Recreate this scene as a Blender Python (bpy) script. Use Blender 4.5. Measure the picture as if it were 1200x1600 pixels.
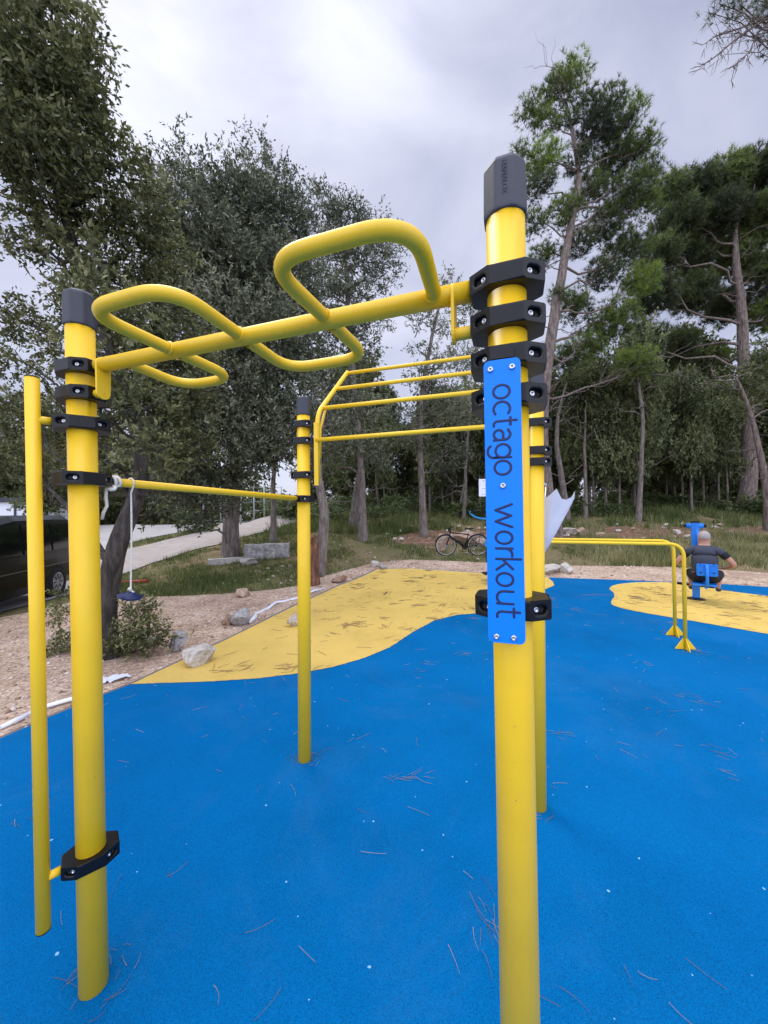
import bpy, bmesh, math, random
import numpy as np
from mathutils import Vector, Matrix, geometry, noise as mnoise
random.seed(7); RNG = np.random.default_rng(11)
for o in list(bpy.data.objects): bpy.data.objects.remove(o)
C = bpy.context.scene.collection
V = Vector
# ------------------------------------------------------------------ camera
F = 585.0; EYE = 1.72; ROLL = 0.012; PITCH = math.radians(0.4)
cam = bpy.data.cameras.new('camera'); camo = bpy.data.objects.new('camera', cam); C.objects.link(camo)
cam.sensor_fit = 'VERTICAL'; cam.sensor_height = 24; cam.lens = F/1600*24; cam.clip_start = .02; cam.clip_end = 600
fw = V((0, math.cos(PITCH), math.sin(PITCH)))
rt0 = V((math.cos(ROLL), 0, -math.sin(ROLL))); up = rt0.cross(fw).normalized(); rt = fw.cross(up).normalized()
camo.matrix_world = Matrix(((rt.x, up.x, -fw.x, 0), (rt.y, up.y, -fw.y, 0), (rt.z, up.z, -fw.z, EYE), (0, 0, 0, 1)))
bpy.context.scene.camera = camo
def ray(x, y): return (rt*((x-600)/F) + up*((800-y)/F) + fw)
def at(x, y, Y):
    d = ray(x, y); return V((0, 0, EYE)) + d*(Y/d.y)
# ------------------------------------------------------------------ world, sun, exposure
sc = bpy.context.scene
sc.view_settings.view_transform = 'Standard'; sc.view_settings.look = 'None'
sc.view_settings.exposure = 0.60; sc.view_settings.gamma = 1
W = bpy.data.worlds.new("World"); sc.world = W; W.use_nodes = True
SUN_EL, SUN_AZ = math.radians(58), math.radians(-40)
def build_world():
    nt = W.node_tree; nt.nodes.clear(); N = nt.nodes.new; L = nt.links.new
    out = N('ShaderNodeOutputWorld'); bg = N('ShaderNodeBackground'); L(bg.outputs[0], out.inputs[0])
    sky = N('ShaderNodeTexSky'); sky.sky_type = 'NISHITA'; sky.sun_disc = False
    sky.sun_elevation = SUN_EL; sky.sun_rotation = SUN_AZ
    sm = N('ShaderNodeVectorMath'); sm.operation = 'SCALE'; sm.inputs[3].default_value = .10; L(sky.outputs[0], sm.inputs[0])
    tc = N('ShaderNodeTexCoord')
    mp = N('ShaderNodeMapping'); mp.inputs['Scale'].default_value = (1, 1, 1.5); L(tc.outputs['Generated'], mp.inputs[0])
    nz = N('ShaderNodeTexNoise'); nz.inputs['Scale'].default_value = 2.6; nz.inputs['Detail'].default_value = 6; nz.inputs['Roughness'].default_value = .52
    nz.inputs['Distortion'].default_value = .5; L(mp.outputs[0], nz.inputs[0])
    cr = N('ShaderNodeValToRGB'); e = cr.color_ramp.elements
    e[0].position = .34; e[0].color = (.325, .345, .46, 1); e[1].position = .64; e[1].color = (.50, .515, .63, 1)
    L(nz.outputs[0], cr.inputs[0])
    # thinner, brighter places in the cloud deck
    last = cr.outputs[0]
    for (px, py, k, amp) in [(205, 165, 40, .45), (150, 110, 18, .18), (565, 40, 60, .42), (262, 32, 260, .35), (540, 10, 14, .16), (300, 200, 9, .10), (640, 380, 5, .06)]:
        d = ray(px, py).normalized()
        vm = N('ShaderNodeVectorMath'); vm.operation = 'DOT_PRODUCT'; L(tc.outputs['Generated'], vm.inputs[0]); vm.inputs[1].default_value = d
        m1 = N('ShaderNodeMath'); m1.operation = 'MAXIMUM'; L(vm.outputs['Value'], m1.inputs[0]); m1.inputs[1].default_value = 0
        m2 = N('ShaderNodeMath'); m2.operation = 'POWER'; L(m1.outputs[0], m2.inputs[0]); m2.inputs[1].default_value = k*2.2
        m3 = N('ShaderNodeMath'); m3.operation = 'MULTIPLY'; L(m2.outputs[0], m3.inputs[0]); L(nz.outputs[0], m3.inputs[1])
        m4 = N('ShaderNodeMath'); m4.operation = 'MULTIPLY'; L(m3.outputs[0], m4.inputs[0]); m4.inputs[1].default_value = amp*.42
        cb = N('ShaderNodeCombineXYZ')
        for i in range(3): L(m4.outputs[0], cb.inputs[i])
        ad = N('ShaderNodeVectorMath'); ad.operation = 'ADD'; L(last, ad.inputs[0]); L(cb.outputs[0], ad.inputs[1]); last = ad.outputs[0]
    # overcast sky: brighter towards the zenith
    sx = N('ShaderNodeSeparateXYZ'); L(tc.outputs['Generated'], sx.inputs[0])
    mr = N('ShaderNodeMapRange'); mr.inputs[1].default_value = .86; mr.inputs[2].default_value = 1; mr.inputs[3].default_value = 1; mr.inputs[4].default_value = 3.2
    L(sx.outputs[2], mr.inputs[0])
    sc2 = N('ShaderNodeVectorMath'); sc2.operation = 'SCALE'; L(last, sc2.inputs[0]); L(mr.outputs[0], sc2.inputs[3])
    mb_ = N('ShaderNodeMapRange'); mb_.inputs[1].default_value = .15; mb_.inputs[2].default_value = -.5; mb_.inputs[3].default_value = 1; mb_.inputs[4].default_value = 2.9
    L(sx.outputs[1], mb_.inputs[0]); sc3 = N('ShaderNodeVectorMath'); sc3.operation = 'SCALE'; L(sc2.outputs[0], sc3.inputs[0]); L(mb_.outputs[0], sc3.inputs[3]); sc2 = sc3
    mx = N('ShaderNodeMix'); mx.data_type = 'RGBA'; mx.inputs[0].default_value = .90
    L(sm.outputs[0], mx.inputs[6]); L(sc2.outputs[0], mx.inputs[7])
    L(mx.outputs[2], bg.inputs[0]); bg.inputs[1].default_value = 1.0
build_world()
sd = bpy.data.lights.new('sun', 'SUN'); sd.energy = 1.0; sd.angle = math.radians(22); sd.color = (1, .96, .9)
so = bpy.data.objects.new('sun', sd); C.objects.link(so)
sdir = V((math.sin(SUN_AZ)*math.cos(SUN_EL), math.cos(SUN_AZ)*math.cos(SUN_EL), math.sin(SUN_EL)))
so.rotation_euler = sdir.to_track_quat('Z', 'Y').to_euler(); so.location = (0, 0, 30)

# ------------------------------------------------------------------ terrain
def ss(a, b, t):
    t = np.clip((np.asarray(t, float)-a)/(b-a), 0, 1); return t*t*(3-2*t)
def gz(x, y):
    x = np.asarray(x, float); y = np.asarray(y, float)
    sp = .5*np.log1p(np.exp(np.clip((y-9.6)/.5, -30, 30)))
    sp2 = 1.5*np.log1p(np.exp(np.clip((y-21)/1.5, -30, 30)))
    r = .16*sp - .115*sp2
    left = 1-ss(-9, -6, x)
    r = r*(1-.25*left) - .2*left*ss(5, 8, -x)
    m = np.maximum(ss(11.5, 14, y), ss(4.5, 6.5, -x))
    r = r + m*(.035*np.sin(x*1.3+y*.7)+.03*np.sin(x*.55-y*1.1+2)+.018*np.sin(x*3.1+1)*np.sin(y*2.7))
    return r
def g(x, y): return float(gz(x, y))
def hit(px, py, dz=0.0):
    d = ray(px, py); o = V((0, 0, EYE)); lo = None; t = .3; prev = t
    while t < 150:
        p = o+d*t
        if p.z < g(p.x, p.y): break
        prev = t; t *= 1.02
    a, b = prev, t
    for _ in range(30):
        m = (a+b)/2; p = o+d*m
        if p.z < g(p.x, p.y): b = m
        else: a = m
    p = o+d*b; return V((p.x, p.y, g(p.x, p.y)+dz))
# ------------------------------------------------------------------ material helpers
def newmat(name):
    m = bpy.data.materials.new(name); m.use_nodes = True
    nt = m.node_tree; b = nt.nodes['Principled BSDF']; return m, nt, b
def noise_mix(nt, cols, scale, detail=6, rough=.6, pos=None, coord='Object', dist=0):
    N = nt.nodes.new; L = nt.links.new
    tc = N('ShaderNodeTexCoord'); nz = N('ShaderNodeTexNoise'); L(tc.outputs[coord], nz.inputs[0])
    nz.inputs['Scale'].default_value = scale; nz.inputs['Detail'].default_value = detail; nz.inputs['Roughness'].default_value = rough; nz.inputs['Distortion'].default_value = dist
    cr = N('ShaderNodeValToRGB'); e = cr.color_ramp.elements
    pos = pos or [.3+.4*i/(len(cols)-1) for i in range(len(cols))]
    while len(e) < len(cols): e.new(.5)
    for i, c in enumerate(cols): e[i].position = pos[i]; e[i].color = (*c, 1)
    L(nz.outputs[0], cr.inputs[0]); return cr, nz
def bump(nt, b, src, strength=.3, dist=.01):
    bp = nt.nodes.new('ShaderNodeBump'); bp.inputs['Strength'].default_value = strength; bp.inputs['Distance'].default_value = dist
    nt.links.new(src, bp.inputs['Height']); nt.links.new(bp.outputs[0], b.inputs['Normal'])
def mixc(nt, fac, a, bcol, typ='MIX'):
    m = nt.nodes.new('ShaderNodeMix'); m.data_type = 'RGBA'; m.blend_type = typ
    for s, v in ((0, fac), (6, a), (7, bcol)):
        if hasattr(v, 'is_linked') or hasattr(v, 'links'): nt.links.new(v, m.inputs[s])
        elif isinstance(v, (int, float)): m.inputs[s].default_value = v
        else: m.inputs[s].default_value = (*v, 1)
    return m.outputs[2]
def simple(name, col, rough=.5, metal=0, var=.12, scale=30, coat=0, bmp=0, spec=.5):
    m, nt, b = newmat(name)
    a = tuple(min(1, c*(1+var)) for c in col); d = tuple(c*(1-var) for c in col)
    cr, nz = noise_mix(nt, [d, col, a], scale)
    nt.links.new(cr.outputs[0], b.inputs['Base Color']); b.inputs['Roughness'].default_value = rough
    b.inputs['Metallic'].default_value = metal; b.inputs['Coat Weight'].default_value = coat; b.inputs['Specular IOR Level'].default_value = spec
    if bmp: bump(nt, b, nz.outputs[0], bmp, .004)
    return m
def paint_mat(name, col, dirt=(.25, .2, .1), rough=.32):
    m, nt, b = newmat(name); N = nt.nodes.new; L = nt.links.new
    cr, nz = noise_mix(nt, [tuple(c*.93 for c in col), col], 7, 4)
    sp, ns = noise_mix(nt, [(0, 0, 0), (0, 0, 0), (1, 1, 1)], 95, 3, .6, [0, .70, .76])
    mp = N('ShaderNodeMapping'); mp.inputs['Scale'].default_value = (55, 55, 1.6); tc = N('ShaderNodeTexCoord'); L(tc.outputs['Object'], mp.inputs[0])
    st = N('ShaderNodeTexNoise'); st.inputs['Scale'].default_value = 1; st.inputs['Detail'].default_value = 5; L(mp.outputs[0], st.inputs[0])
    rr = N('ShaderNodeMapRange'); rr.inputs[1].default_value = .58; rr.inputs[2].default_value = .78; rr.inputs[3].default_value = 0; rr.inputs[4].default_value = .28; L(st.outputs[0], rr.inputs[0])
    c1 = mixc(nt, rr.outputs[0], cr.outputs[0], tuple(.55*c+.45*d for c, d in zip(col, dirt)))
    mm = N('ShaderNodeMath'); mm.operation = 'MULTIPLY'; mm.inputs[1].default_value = .5; L(sp.outputs[0], mm.inputs[0])
    c2 = mixc(nt, mm.outputs[0], c1, dirt)
    L(c2, b.inputs['Base Color']); b.inputs['Roughness'].default_value = rough
    r2 = N('ShaderNodeMapRange'); r2.inputs[3].default_value = rough-.06; r2.inputs[4].default_value = rough+.2; L(st.outputs[0], r2.inputs[0]); L(r2.outputs[0], b.inputs['Roughness'])
    n3 = N('ShaderNodeTexNoise'); n3.inputs['Scale'].default_value = 380; L(tc.outputs['Object'], n3.inputs[0])
    bump(nt, b, n3.outputs[0], .10, .001)
    return m
M = {}
M['yellow'] = paint_mat('yellow_paint', (.95, .60, .014), rough=.34)
M['bluepaint'] = paint_mat('blue_paint', (.005, .20, .72), (.05, .08, .15))
M['cap'] = simple('grey_cap_plastic', (.036, .041, .052), .5, 0, .1, 40, bmp=.1)
M['black'] = simple('black_clamp_plastic', (.004, .0042, .0052), .38, 0, .35, 25, bmp=.12, spec=.35)
M['dark'] = simple('black_recess', (.006, .006, .007), .7)
M['steel'] = simple('steel', (.62, .62, .63), .28, 1, .1, 60)
M['sign'] = simple('blue_sign_board', (.0, .235, .96), .45, 0, .03, 3, spec=.3)
M['ink'] = simple('navy_engraving', (.010, .022, .085), .6)
M['rope'] = simple('white_rope', (.78, .75, .66), .8, 0, .2, 200)
M['navy'] = simple('navy_plastic', (.01, .02, .09), .4)
M['carblack'] = simple('black_car_paint', (.004, .004, .005), .22, 0, .1, 4, spec=.3)
M['glass'] = simple('dark_glass', (.004, .005, .006), .06)
M['tyre'] = simple('tyre_rubber', (.012, .012, .012), .8)
M['alloy'] = simple('silver_wheel', (.50, .50, .52), .35, .6)
M['white'] = simple('white_panel', (.72, .74, .78), .6, 0, .05, 3)
M['whiteplastic'] = simple('white_board', (.74, .76, .82), .4, 0, .03, 3)
M['red'] = simple('red_pipe', (.40, .03, .02), .5)
M['concrete'] = simple('pale_concrete', (.44, .42, .38), .9, 0, .25, 6, bmp=.4)
M['galv'] = simple('galvanised_metal', (.42, .45, .48), .5, .5)
M['skin'] = simple('skin', (.48, .24, .16), .5, 0, .08, 20)
M['hair'] = simple('grey_hair', (.36, .31, .29), .8, 0, .25, 120, bmp=.4)
M['shirtgrey'] = simple('grey_shirt_cloth', (.040, .045, .066), .75, 0, .15, 40, bmp=.3)
M['shirtblack'] = simple('black_cloth', (.010, .010, .013), .85, 0, .2, 60, bmp=.2)
M['shoe'] = simple('grey_shoe', (.05, .05, .055), .7)
def stone_mat(name, cols, sc_=5):
    m, nt, b = newmat(name); cr, nz = noise_mix(nt, cols, sc_, 8, .65)
    nt.links.new(cr.outputs[0], b.inputs['Base Color']); b.inputs['Roughness'].default_value = .9; bump(nt, b, nz.outputs[0], .7, .03); return m
M['limestone'] = stone_mat('limestone', [(.26, .22, .18), (.50, .45, .38), (.66, .62, .55)], 7)
M['greystone'] = stone_mat('grey_stone', [(.15, .14, .14), (.32, .31, .30), (.5, .49, .48)], 8)
M['redstone'] = stone_mat('reddish_stone', [(.22, .12, .075), (.38, .26, .18), (.55, .45, .35)], 5)
def bark_mat(name, a, b_, c):
    m, nt, b = newmat(name); N = nt.nodes.new; L = nt.links.new
    tc = N('ShaderNodeTexCoord'); mp = N('ShaderNodeMapping'); mp.inputs['Scale'].default_value = (9, 9, 2.2); L(tc.outputs['Object'], mp.inputs[0])
    nz = N('ShaderNodeTexNoise'); nz.inputs['Scale'].default_value = 1.6; nz.inputs['Detail'].default_value = 8; nz.inputs['Roughness'].default_value = .7; L(mp.outputs[0], nz.inputs[0])
    cr = N('ShaderNodeValToRGB'); e = cr.color_ramp.elements; e.new(.5)
    for i, (p, q) in enumerate(((.33, a), (.5, b_), (.68, c))): e[i].position = p; e[i].color = (*q, 1)
    L(nz.outputs[0], cr.inputs[0]); L(cr.outputs[0], b.inputs['Base Color']); b.inputs['Roughness'].default_value = .95
    bump(nt, b, nz.outputs[0], .9, .05); return m
M['barkdark'] = bark_mat('dark_oak_bark', (.016, .013, .010), (.052, .042, .034), (.13, .108, .090))
M['bark'] = bark_mat('grey_bark', (.075, .058, .050), (.18, .15, .13), (.31, .27, .235))
M['barkpine'] = bark_mat('pine_bark', (.06, .045, .038), (.17, .13, .11), (.30, .25, .215))
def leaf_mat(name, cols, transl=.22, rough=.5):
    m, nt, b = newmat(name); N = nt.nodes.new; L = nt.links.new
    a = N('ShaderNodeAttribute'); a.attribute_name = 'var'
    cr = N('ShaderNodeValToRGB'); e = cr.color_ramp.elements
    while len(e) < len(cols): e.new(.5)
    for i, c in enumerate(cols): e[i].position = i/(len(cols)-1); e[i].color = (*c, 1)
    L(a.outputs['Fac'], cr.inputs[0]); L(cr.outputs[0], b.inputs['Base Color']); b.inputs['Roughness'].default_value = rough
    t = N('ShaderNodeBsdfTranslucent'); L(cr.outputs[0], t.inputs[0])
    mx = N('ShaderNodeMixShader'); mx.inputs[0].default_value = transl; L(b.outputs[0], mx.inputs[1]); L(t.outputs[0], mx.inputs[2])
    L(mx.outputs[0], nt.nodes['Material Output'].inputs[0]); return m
M['leafoak'] = leaf_mat('holm_oak_leaf', [(0.034, 0.040, 0.013), (0.102, 0.114, 0.041), (0.192, 0.204, 0.072), (0.348, 0.348, 0.168)], .26, .5)
M['leafgrey'] = leaf_mat('grey_green_leaf', [(0.034, 0.043, 0.023), (0.098, 0.113, 0.064), (0.190, 0.207, 0.127), (0.356, 0.368, 0.253)], .24, .52)
M['leafdark'] = leaf_mat('wood_leaf', [(0.041, 0.052, 0.019), (0.102, 0.128, 0.046), (0.189, 0.217, 0.087), (0.290, 0.304, 0.145)], .3, .6)
M['needle'] = leaf_mat('pine_needle', [(0.027, 0.037, 0.016), (0.062, 0.085, 0.025), (0.150, 0.213, 0.035), (0.250, 0.350, 0.056)], .3, .6)
M['needledark'] = leaf_mat('dark_pine_needle', [(0.030, 0.041, 0.016), (0.065, 0.084, 0.030), (0.128, 0.169, 0.046), (0.216, 0.284, 0.068)], .3, .6)
M['grass'] = leaf_mat('grass_blade', [(.07, .10, .022), (.13, .165, .042), (.24, .25, .09), (.46, .40, .21)], .3, .7)
M['bush'] = leaf_mat('bush_leaf', [(0.047, 0.070, 0.022), (0.094, 0.140, 0.040), (0.172, 0.218, 0.078), (0.265, 0.296, 0.140)], .25, .6)
M['drygrass'] = leaf_mat('dry_grass_blade', [(.14, .16, .05), (.29, .28, .11), (.46, .41, .21), (.58, .51, .31)], .3, .7)
M['debris'] = leaf_mat('fallen_needle', [(.09, .05, .03), (.16, .09, .05), (.28, .19, .12), (.40, .33, .24)], 0, .9)
def ground_mat():
    m, nt, b = newmat('grassy_soil'); L = nt.links.new
    c1, n1 = noise_mix(nt, [(.12, .13, .045), (.17, .16, .075), (.24, .19, .11), (.33, .21, .13)], .55, 8, .7, [.30, .46, .58, .72])
    c2, n2 = noise_mix(nt, [(.55, .5, .45), (1, 1, 1), (1.5, 1.4, 1.2)], 22, 6, .7)
    L(mixc(nt, 1.0, c1.outputs[0], c2.outputs[0], 'MULTIPLY'), b.inputs['Base Color']); b.inputs['Roughness'].default_value = 1
    b.inputs['Specular IOR Level'].default_value = .1
    bump(nt, b, n2.outputs[0], .8, .05); return m
M['ground'] = ground_mat()
def gravel_mat():
    m, nt, b = newmat('pinkish_gravel'); L = nt.links.new; N = nt.nodes.new
    c1, n1 = noise_mix(nt, [(.43, .315, .23), (.60, .465, .355), (.72, .59, .47)], 1.3, 7, .65)
    vo = N('ShaderNodeTexVoronoi'); vo.inputs['Scale'].default_value = 34; tc = N('ShaderNodeTexCoord'); L(tc.outputs['Object'], vo.inputs[0])
    cr = N('ShaderNodeValToRGB'); e = cr.color_ramp.elements; e[0].color = (1.25, 1.2, 1.15, 1); e[1].color = (.5, .45, .4, 1); e[0].position = .15; e[1].position = .75
    L(vo.outputs['Distance'], cr.inputs[0])
    c3, n3 = noise_mix(nt, [(.45, .38, .33), (1, 1, 1), (1.2, 1.15, 1.1)], 16, 6, .75, [.36, .52, .7])
    x = mixc(nt, .7, c1.outputs[0], cr.outputs[0], 'MULTIPLY'); x = mixc(nt, .75, x, c3.outputs[0], 'MULTIPLY')
    L(x, b.inputs['Base Color']); b.inputs['Roughness'].default_value = 1; b.inputs['Specular IOR Level'].default_value = .15
    bump(nt, b, n3.outputs[0], .7, .02); return m
M['gravel'] = gravel_mat()
def soil_mat():
    m, nt, b = newmat('reddish_soil'); L = nt.links.new
    c1, n1 = noise_mix(nt, [(.10, .055, .035), (.21, .12, .08), (.32, .23, .17)], 4, 8, .7)
    L(c1.outputs[0], b.inputs['Base Color']); b.inputs['Roughness'].default_value = 1; b.inputs['Specular IOR Level'].default_value = .1; bump(nt, b, n1.outputs[0], .8, .05); return m
M['soil'] = soil_mat()
def rubber_mat(name, col, speck):
    m, nt, b = newmat(name); L = nt.links.new; N = nt.nodes.new
    c1, n1 = noise_mix(nt, [tuple(c*.86 for c in col), col, tuple(c*1.08 for c in col)], 1.1, 5, .6)
    c2, n2 = noise_mix(nt, [(.42, .45, .5), (.9, .9, .9), (1.12, 1.12, 1.1), (1.6, 1.5, 1.4)], 210, 3, .7, [.30, .46, .58, .76])
    x = mixc(nt, .85, c1.outputs[0], c2.outputs[0], 'MULTIPLY')
    c4, n4 = noise_mix(nt, [(0, 0, 0), (0, 0, 0), (.14, .14, .14)], .8, 9, .72, [0, .50, .78], dist=.6)
    x = mixc(nt, c4.outputs[0], x, tuple(.72*c+.28*d for c, d in zip(col, (.42, .40, .36))))
    c5, n5 = noise_mix(nt, [(0, 0, 0), (0, 0, 0), (.42, .42, .42)], 3.1, 8, .75, [0, .60, .80])
    x = mixc(nt, c5.outputs[0], x, tuple(.6*c for c in col))
    c3, n3 = noise_mix(nt, [(0, 0, 0), (0, 0, 0), (1, 1, 1)], 33, 1, .3, [0, .80, .81])
    x = mixc(nt, c3.outputs[0], x, speck)
    L(x, b.inputs['Base Color']); b.inputs['Roughness'].default_value = .85; b.inputs['Specular IOR Level'].default_value = .05
    bump(nt, b, n2.outputs[0], .5, .004); return m
M['blue'] = rubber_mat('blue_rubber', (.0, .128, .345), (.25, .5, .75))
M['yrub'] = rubber_mat('yellow_rubber', (.69, .48, .125), (.5, .36, .12))
M['path'] = simple('concrete_path', (.36, .315, .27), .95, 0, .15, 3, bmp=.2)
M['road'] = simple('grey_road', (.28, .27, .26), .95, 0, .15, 4, bmp=.2)
M['court'] = simple('pale_court', (.37, .355, .33), .95, 0, .15, 2)
m, nt, b = newmat('umbrella_film'); b.inputs['Base Color'].default_value = (.80, .82, .90, 1); b.inputs['Roughness'].default_value = .35
t = nt.nodes.new('ShaderNodeBsdfTranslucent'); t.inputs[0].default_value = (.75, .77, .88, 1); mx = nt.nodes.new('ShaderNodeMixShader'); mx.inputs[0].default_value = .45
nt.links.new(b.outputs[0], mx.inputs[1]); nt.links.new(t.outputs[0], mx.inputs[2]); nt.links.new(mx.outputs[0], nt.nodes['Material Output'].inputs[0]); M['film'] = m

# ------------------------------------------------------------------ object helpers
def tag(o, label=None, cat=None, group=None, kind=None):
    if label: o['label'] = label
    if cat: o['category'] = cat
    if group: o['group'] = group
    if kind: o['kind'] = kind
    return o
def empty(name, loc=(0, 0, 0), rz=0):
    o = bpy.data.objects.new(name, None); C.objects.link(o); o.location = loc; o.rotation_euler = (0, 0, rz); o.empty_display_size = .2; return o
def npmesh(name, verts, faces, mat, parent=None, var=None, smooth=False):
    """faces: (n,k) array; var: per-vertex float"""
    me = bpy.data.meshes.new(name); verts = np.asarray(verts, np.float32); faces = np.asarray(faces, np.int32)
    n, k = faces.shape
    me.vertices.add(len(verts)); me.vertices.foreach_set('co', verts.ravel())
    me.loops.add(n*k); me.loops.foreach_set('vertex_index', faces.ravel())
    me.polygons.add(n); me.polygons.foreach_set('loop_start', np.arange(0, n*k, k, dtype=np.int32))
    me.update(calc_edges=True)
    if var is not None:
        a = me.attributes.new('var', 'FLOAT', 'POINT'); a.data.foreach_set('value', np.asarray(var, np.float32))
    if smooth: me.polygons.foreach_set('use_smooth', np.ones(n, bool))
    me.materials.append(mat); o = bpy.data.objects.new(name, me); C.objects.link(o); o.parent = parent; return o
class MB:
    def __init__(s): s.v = []; s.f = []; s.mi = []; s.sm = []; s.cur = 0
    def add(s, vs, fs, smooth=False):
        k = len(s.v); s.v += [tuple(p) for p in vs]; s.f += [tuple(i+k for i in f) for f in fs]; s.mi += [s.cur]*len(fs); s.sm += [smooth]*len(fs); return s
    def box(s, c, size, rot=None):
        x, y, z = (q/2 for q in size); P = [V((a, b, d)) for d in (-z, z) for b in (-y, y) for a in (-x, x)]
        if rot is not None: P = [rot @ p for p in P]
        c = V(c); P = [p+c for p in P]
        return s.add(P, [(0, 2, 3, 1), (4, 5, 7, 6), (0, 1, 5, 4), (2, 6, 7, 3), (0, 4, 6, 2), (1, 3, 7, 5)])
    def tube(s, pts, r, n=12, caps=True, closed=False, round_end=False):
        pts = [V(p) for p in pts]; m = len(pts)
        rs = list(r) if hasattr(r, '__len__') else [r]*m
        if round_end and not closed:
            a = (pts[0]-pts[1]).normalized(); b = (pts[-1]-pts[-2]).normalized(); r0, r1 = rs[0], rs[-1]
            pts = [pts[0]+a*r0*.98, pts[0]+a*r0*.7]+pts+[pts[-1]+b*r1*.7, pts[-1]+b*r1*.98]; rs = [r0*.2, r0*.72]+rs+[r1*.72, r1*.2]; m = len(pts)
        T = []
        for i in range(m):
            if closed: t = pts[(i+1) % m]-pts[i-1]
            else: t = pts[min(i+1, m-1)]-pts[max(i-1, 0)]
            T.append(t.normalized() if t.length > 1e-9 else V((0, 0, 1)))
        u = T[0].orthogonal().normalized(); vs = []
        for i in range(m):
            u = (u - T[i]*u.dot(T[i])); u = u.normalized() if u.length > 1e-6 else T[i].orthogonal().normalized()
            w = T[i].cross(u)
            for j in range(n):
                a = 2*math.pi*j/n; vs.append(pts[i]+(u*math.cos(a)+w*math.sin(a))*rs[i])
        fs = []
        for i in range(m if closed else m-1):
            i2 = (i+1) % m
            for j in range(n): fs.append((i*n+j, i*n+(j+1) % n, i2*n+(j+1) % n, i2*n+j))
        s.add(vs, fs, True)
        if caps and not closed: s.add(vs[:n], [tuple(range(n))[::-1]]); s.add(vs[-n:], [tuple(range(n))])
        return s
    def lathe(s, prof, n=24, mat=None, smooth=True):
        vs = []; mat = mat or Matrix.Identity(4)
        for (r, z) in prof:
            for j in range(n): a = 2*math.pi*j/n; vs.append(mat @ V((r*math.cos(a), r*math.sin(a), z)))
        fs = [(i*n+j, i*n+(j+1) % n, (i+1)*n+(j+1) % n, (i+1)*n+j) for i in range(len(prof)-1) for j in range(n)]
        s.add(vs, fs, smooth)
        s.add(vs[:n], [tuple(range(n))[::-1]]); s.add(vs[-n:], [tuple(range(n))]); return s
    def prism(s, poly, h, mat=None):
        mat = mat or Matrix.Identity(4); n = len(poly)
        vs = [mat @ V((x, y, 0)) for x, y in poly]+[mat @ V((x, y, h)) for x, y in poly]
        return s.add(vs, [tuple(range(n))[::-1], tuple(range(n, 2*n))]+[(i, (i+1) % n, n+(i+1) % n, n+i) for i in range(n)])
    def build(s, name, mats, parent=None, bevel=0, fixn=True):
        me = bpy.data.meshes.new(name); me.from_pydata(s.v, [], s.f)
        mats = mats if isinstance(mats, (list, tuple)) else [mats]
        for m in mats: me.materials.append(m)
        me.polygons.foreach_set('material_index', s.mi); me.polygons.foreach_set('use_smooth', s.sm); me.update()
        if fixn:
            bm = bmesh.new(); bm.from_mesh(me); bmesh.ops.remove_doubles(bm, verts=bm.verts, dist=1e-5); bmesh.ops.recalc_face_normals(bm, faces=bm.faces); bm.to_mesh(me); bm.free()
        o = bpy.data.objects.new(name, me); C.objects.link(o); o.parent = parent
        if bevel:
            b = o.modifiers.new('bevel', 'BEVEL'); b.width = bevel; b.segments = 3; b.limit_method = 'ANGLE'; b.angle_limit = math.radians(35)
        return o
def fillet(pts, r, n=7, closed=False):
    pts = [V(p) for p in pts]; out = []; m = len(pts)
    for i in range(m):
        if not closed and i in (0, m-1): out.append(pts[i]); continue
        p = pts[i]; a = pts[i-1]-p; b = pts[(i+1) % m]-p; d = min(r, a.length*.49, b.length*.49)
        A = p+a.normalized()*d; B = p+b.normalized()*d
        for k in range(n+1):
            t = k/n; out.append(A*(1-t)**2+p*2*t*(1-t)+B*t*t)
    return out
def inpoly(poly, x, y):
    x = np.asarray(x); y = np.asarray(y); c = np.zeros(x.shape, bool); n = len(poly)
    for i in range(n):
        x1, y1 = poly[i][0], poly[i][1]; x2, y2 = poly[i-1][0], poly[i-1][1]
        if y1 == y2: continue
        c ^= ((y1 > y) != (y2 > y)) & (x < (x2-x1)*(y-y1)/(y2-y1)+x1)
    return c
def smoothpoly(pts, it=2):
    for _ in range(it):
        q = []
        for i in range(len(pts)):
            a, b = V(pts[i][:2]), V(pts[(i+1) % len(pts)][:2]); q += [a*.75+b*.25, a*.25+b*.75]
        pts = q
    return pts
def overlay(name, poly, mat, dz, spacing, jit=0):
    poly = [V((p[0], p[1])) for p in poly]; n0 = []
    for i in range(len(poly)):
        a, b = poly[i], poly[(i+1) % len(poly)]; k = max(1, int((b-a).length/(.04 if jit else spacing)))
        n0 += [a.lerp(b, j/k)+V((random.gauss(0, jit), random.gauss(0, jit))) for j in range(k)]
    xs = [p.x for p in n0]; ys = [p.y for p in n0]
    X, Y = np.meshgrid(np.arange(min(xs), max(xs), spacing), np.arange(min(ys), max(ys), spacing)); X = X.ravel(); Y = Y.ravel()
    ok = inpoly([(p.x, p.y) for p in n0], X, Y)
    pts = n0+[V((a, b)) for a, b in zip(X[ok], Y[ok])]; n = len(n0)
    r = geometry.delaunay_2d_cdt(pts, [(i, (i+1) % n) for i in range(n)], [], 1, 1e-4)
    vs = [(p.x, p.y, g(p.x, p.y)+dz) for p in r[0]]; me = bpy.data.meshes.new(name); me.from_pydata(vs, [], r[2]); me.materials.append(mat)
    bm = bmesh.new(); bm.from_mesh(me)
    for f in bm.faces:
        if f.normal.z < 0: f.normal_flip()
        f.smooth = True
    bm.to_mesh(me); bm.free()
    o = bpy.data.objects.new(name, me); C.objects.link(o); tag(o, kind='structure'); return o

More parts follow.
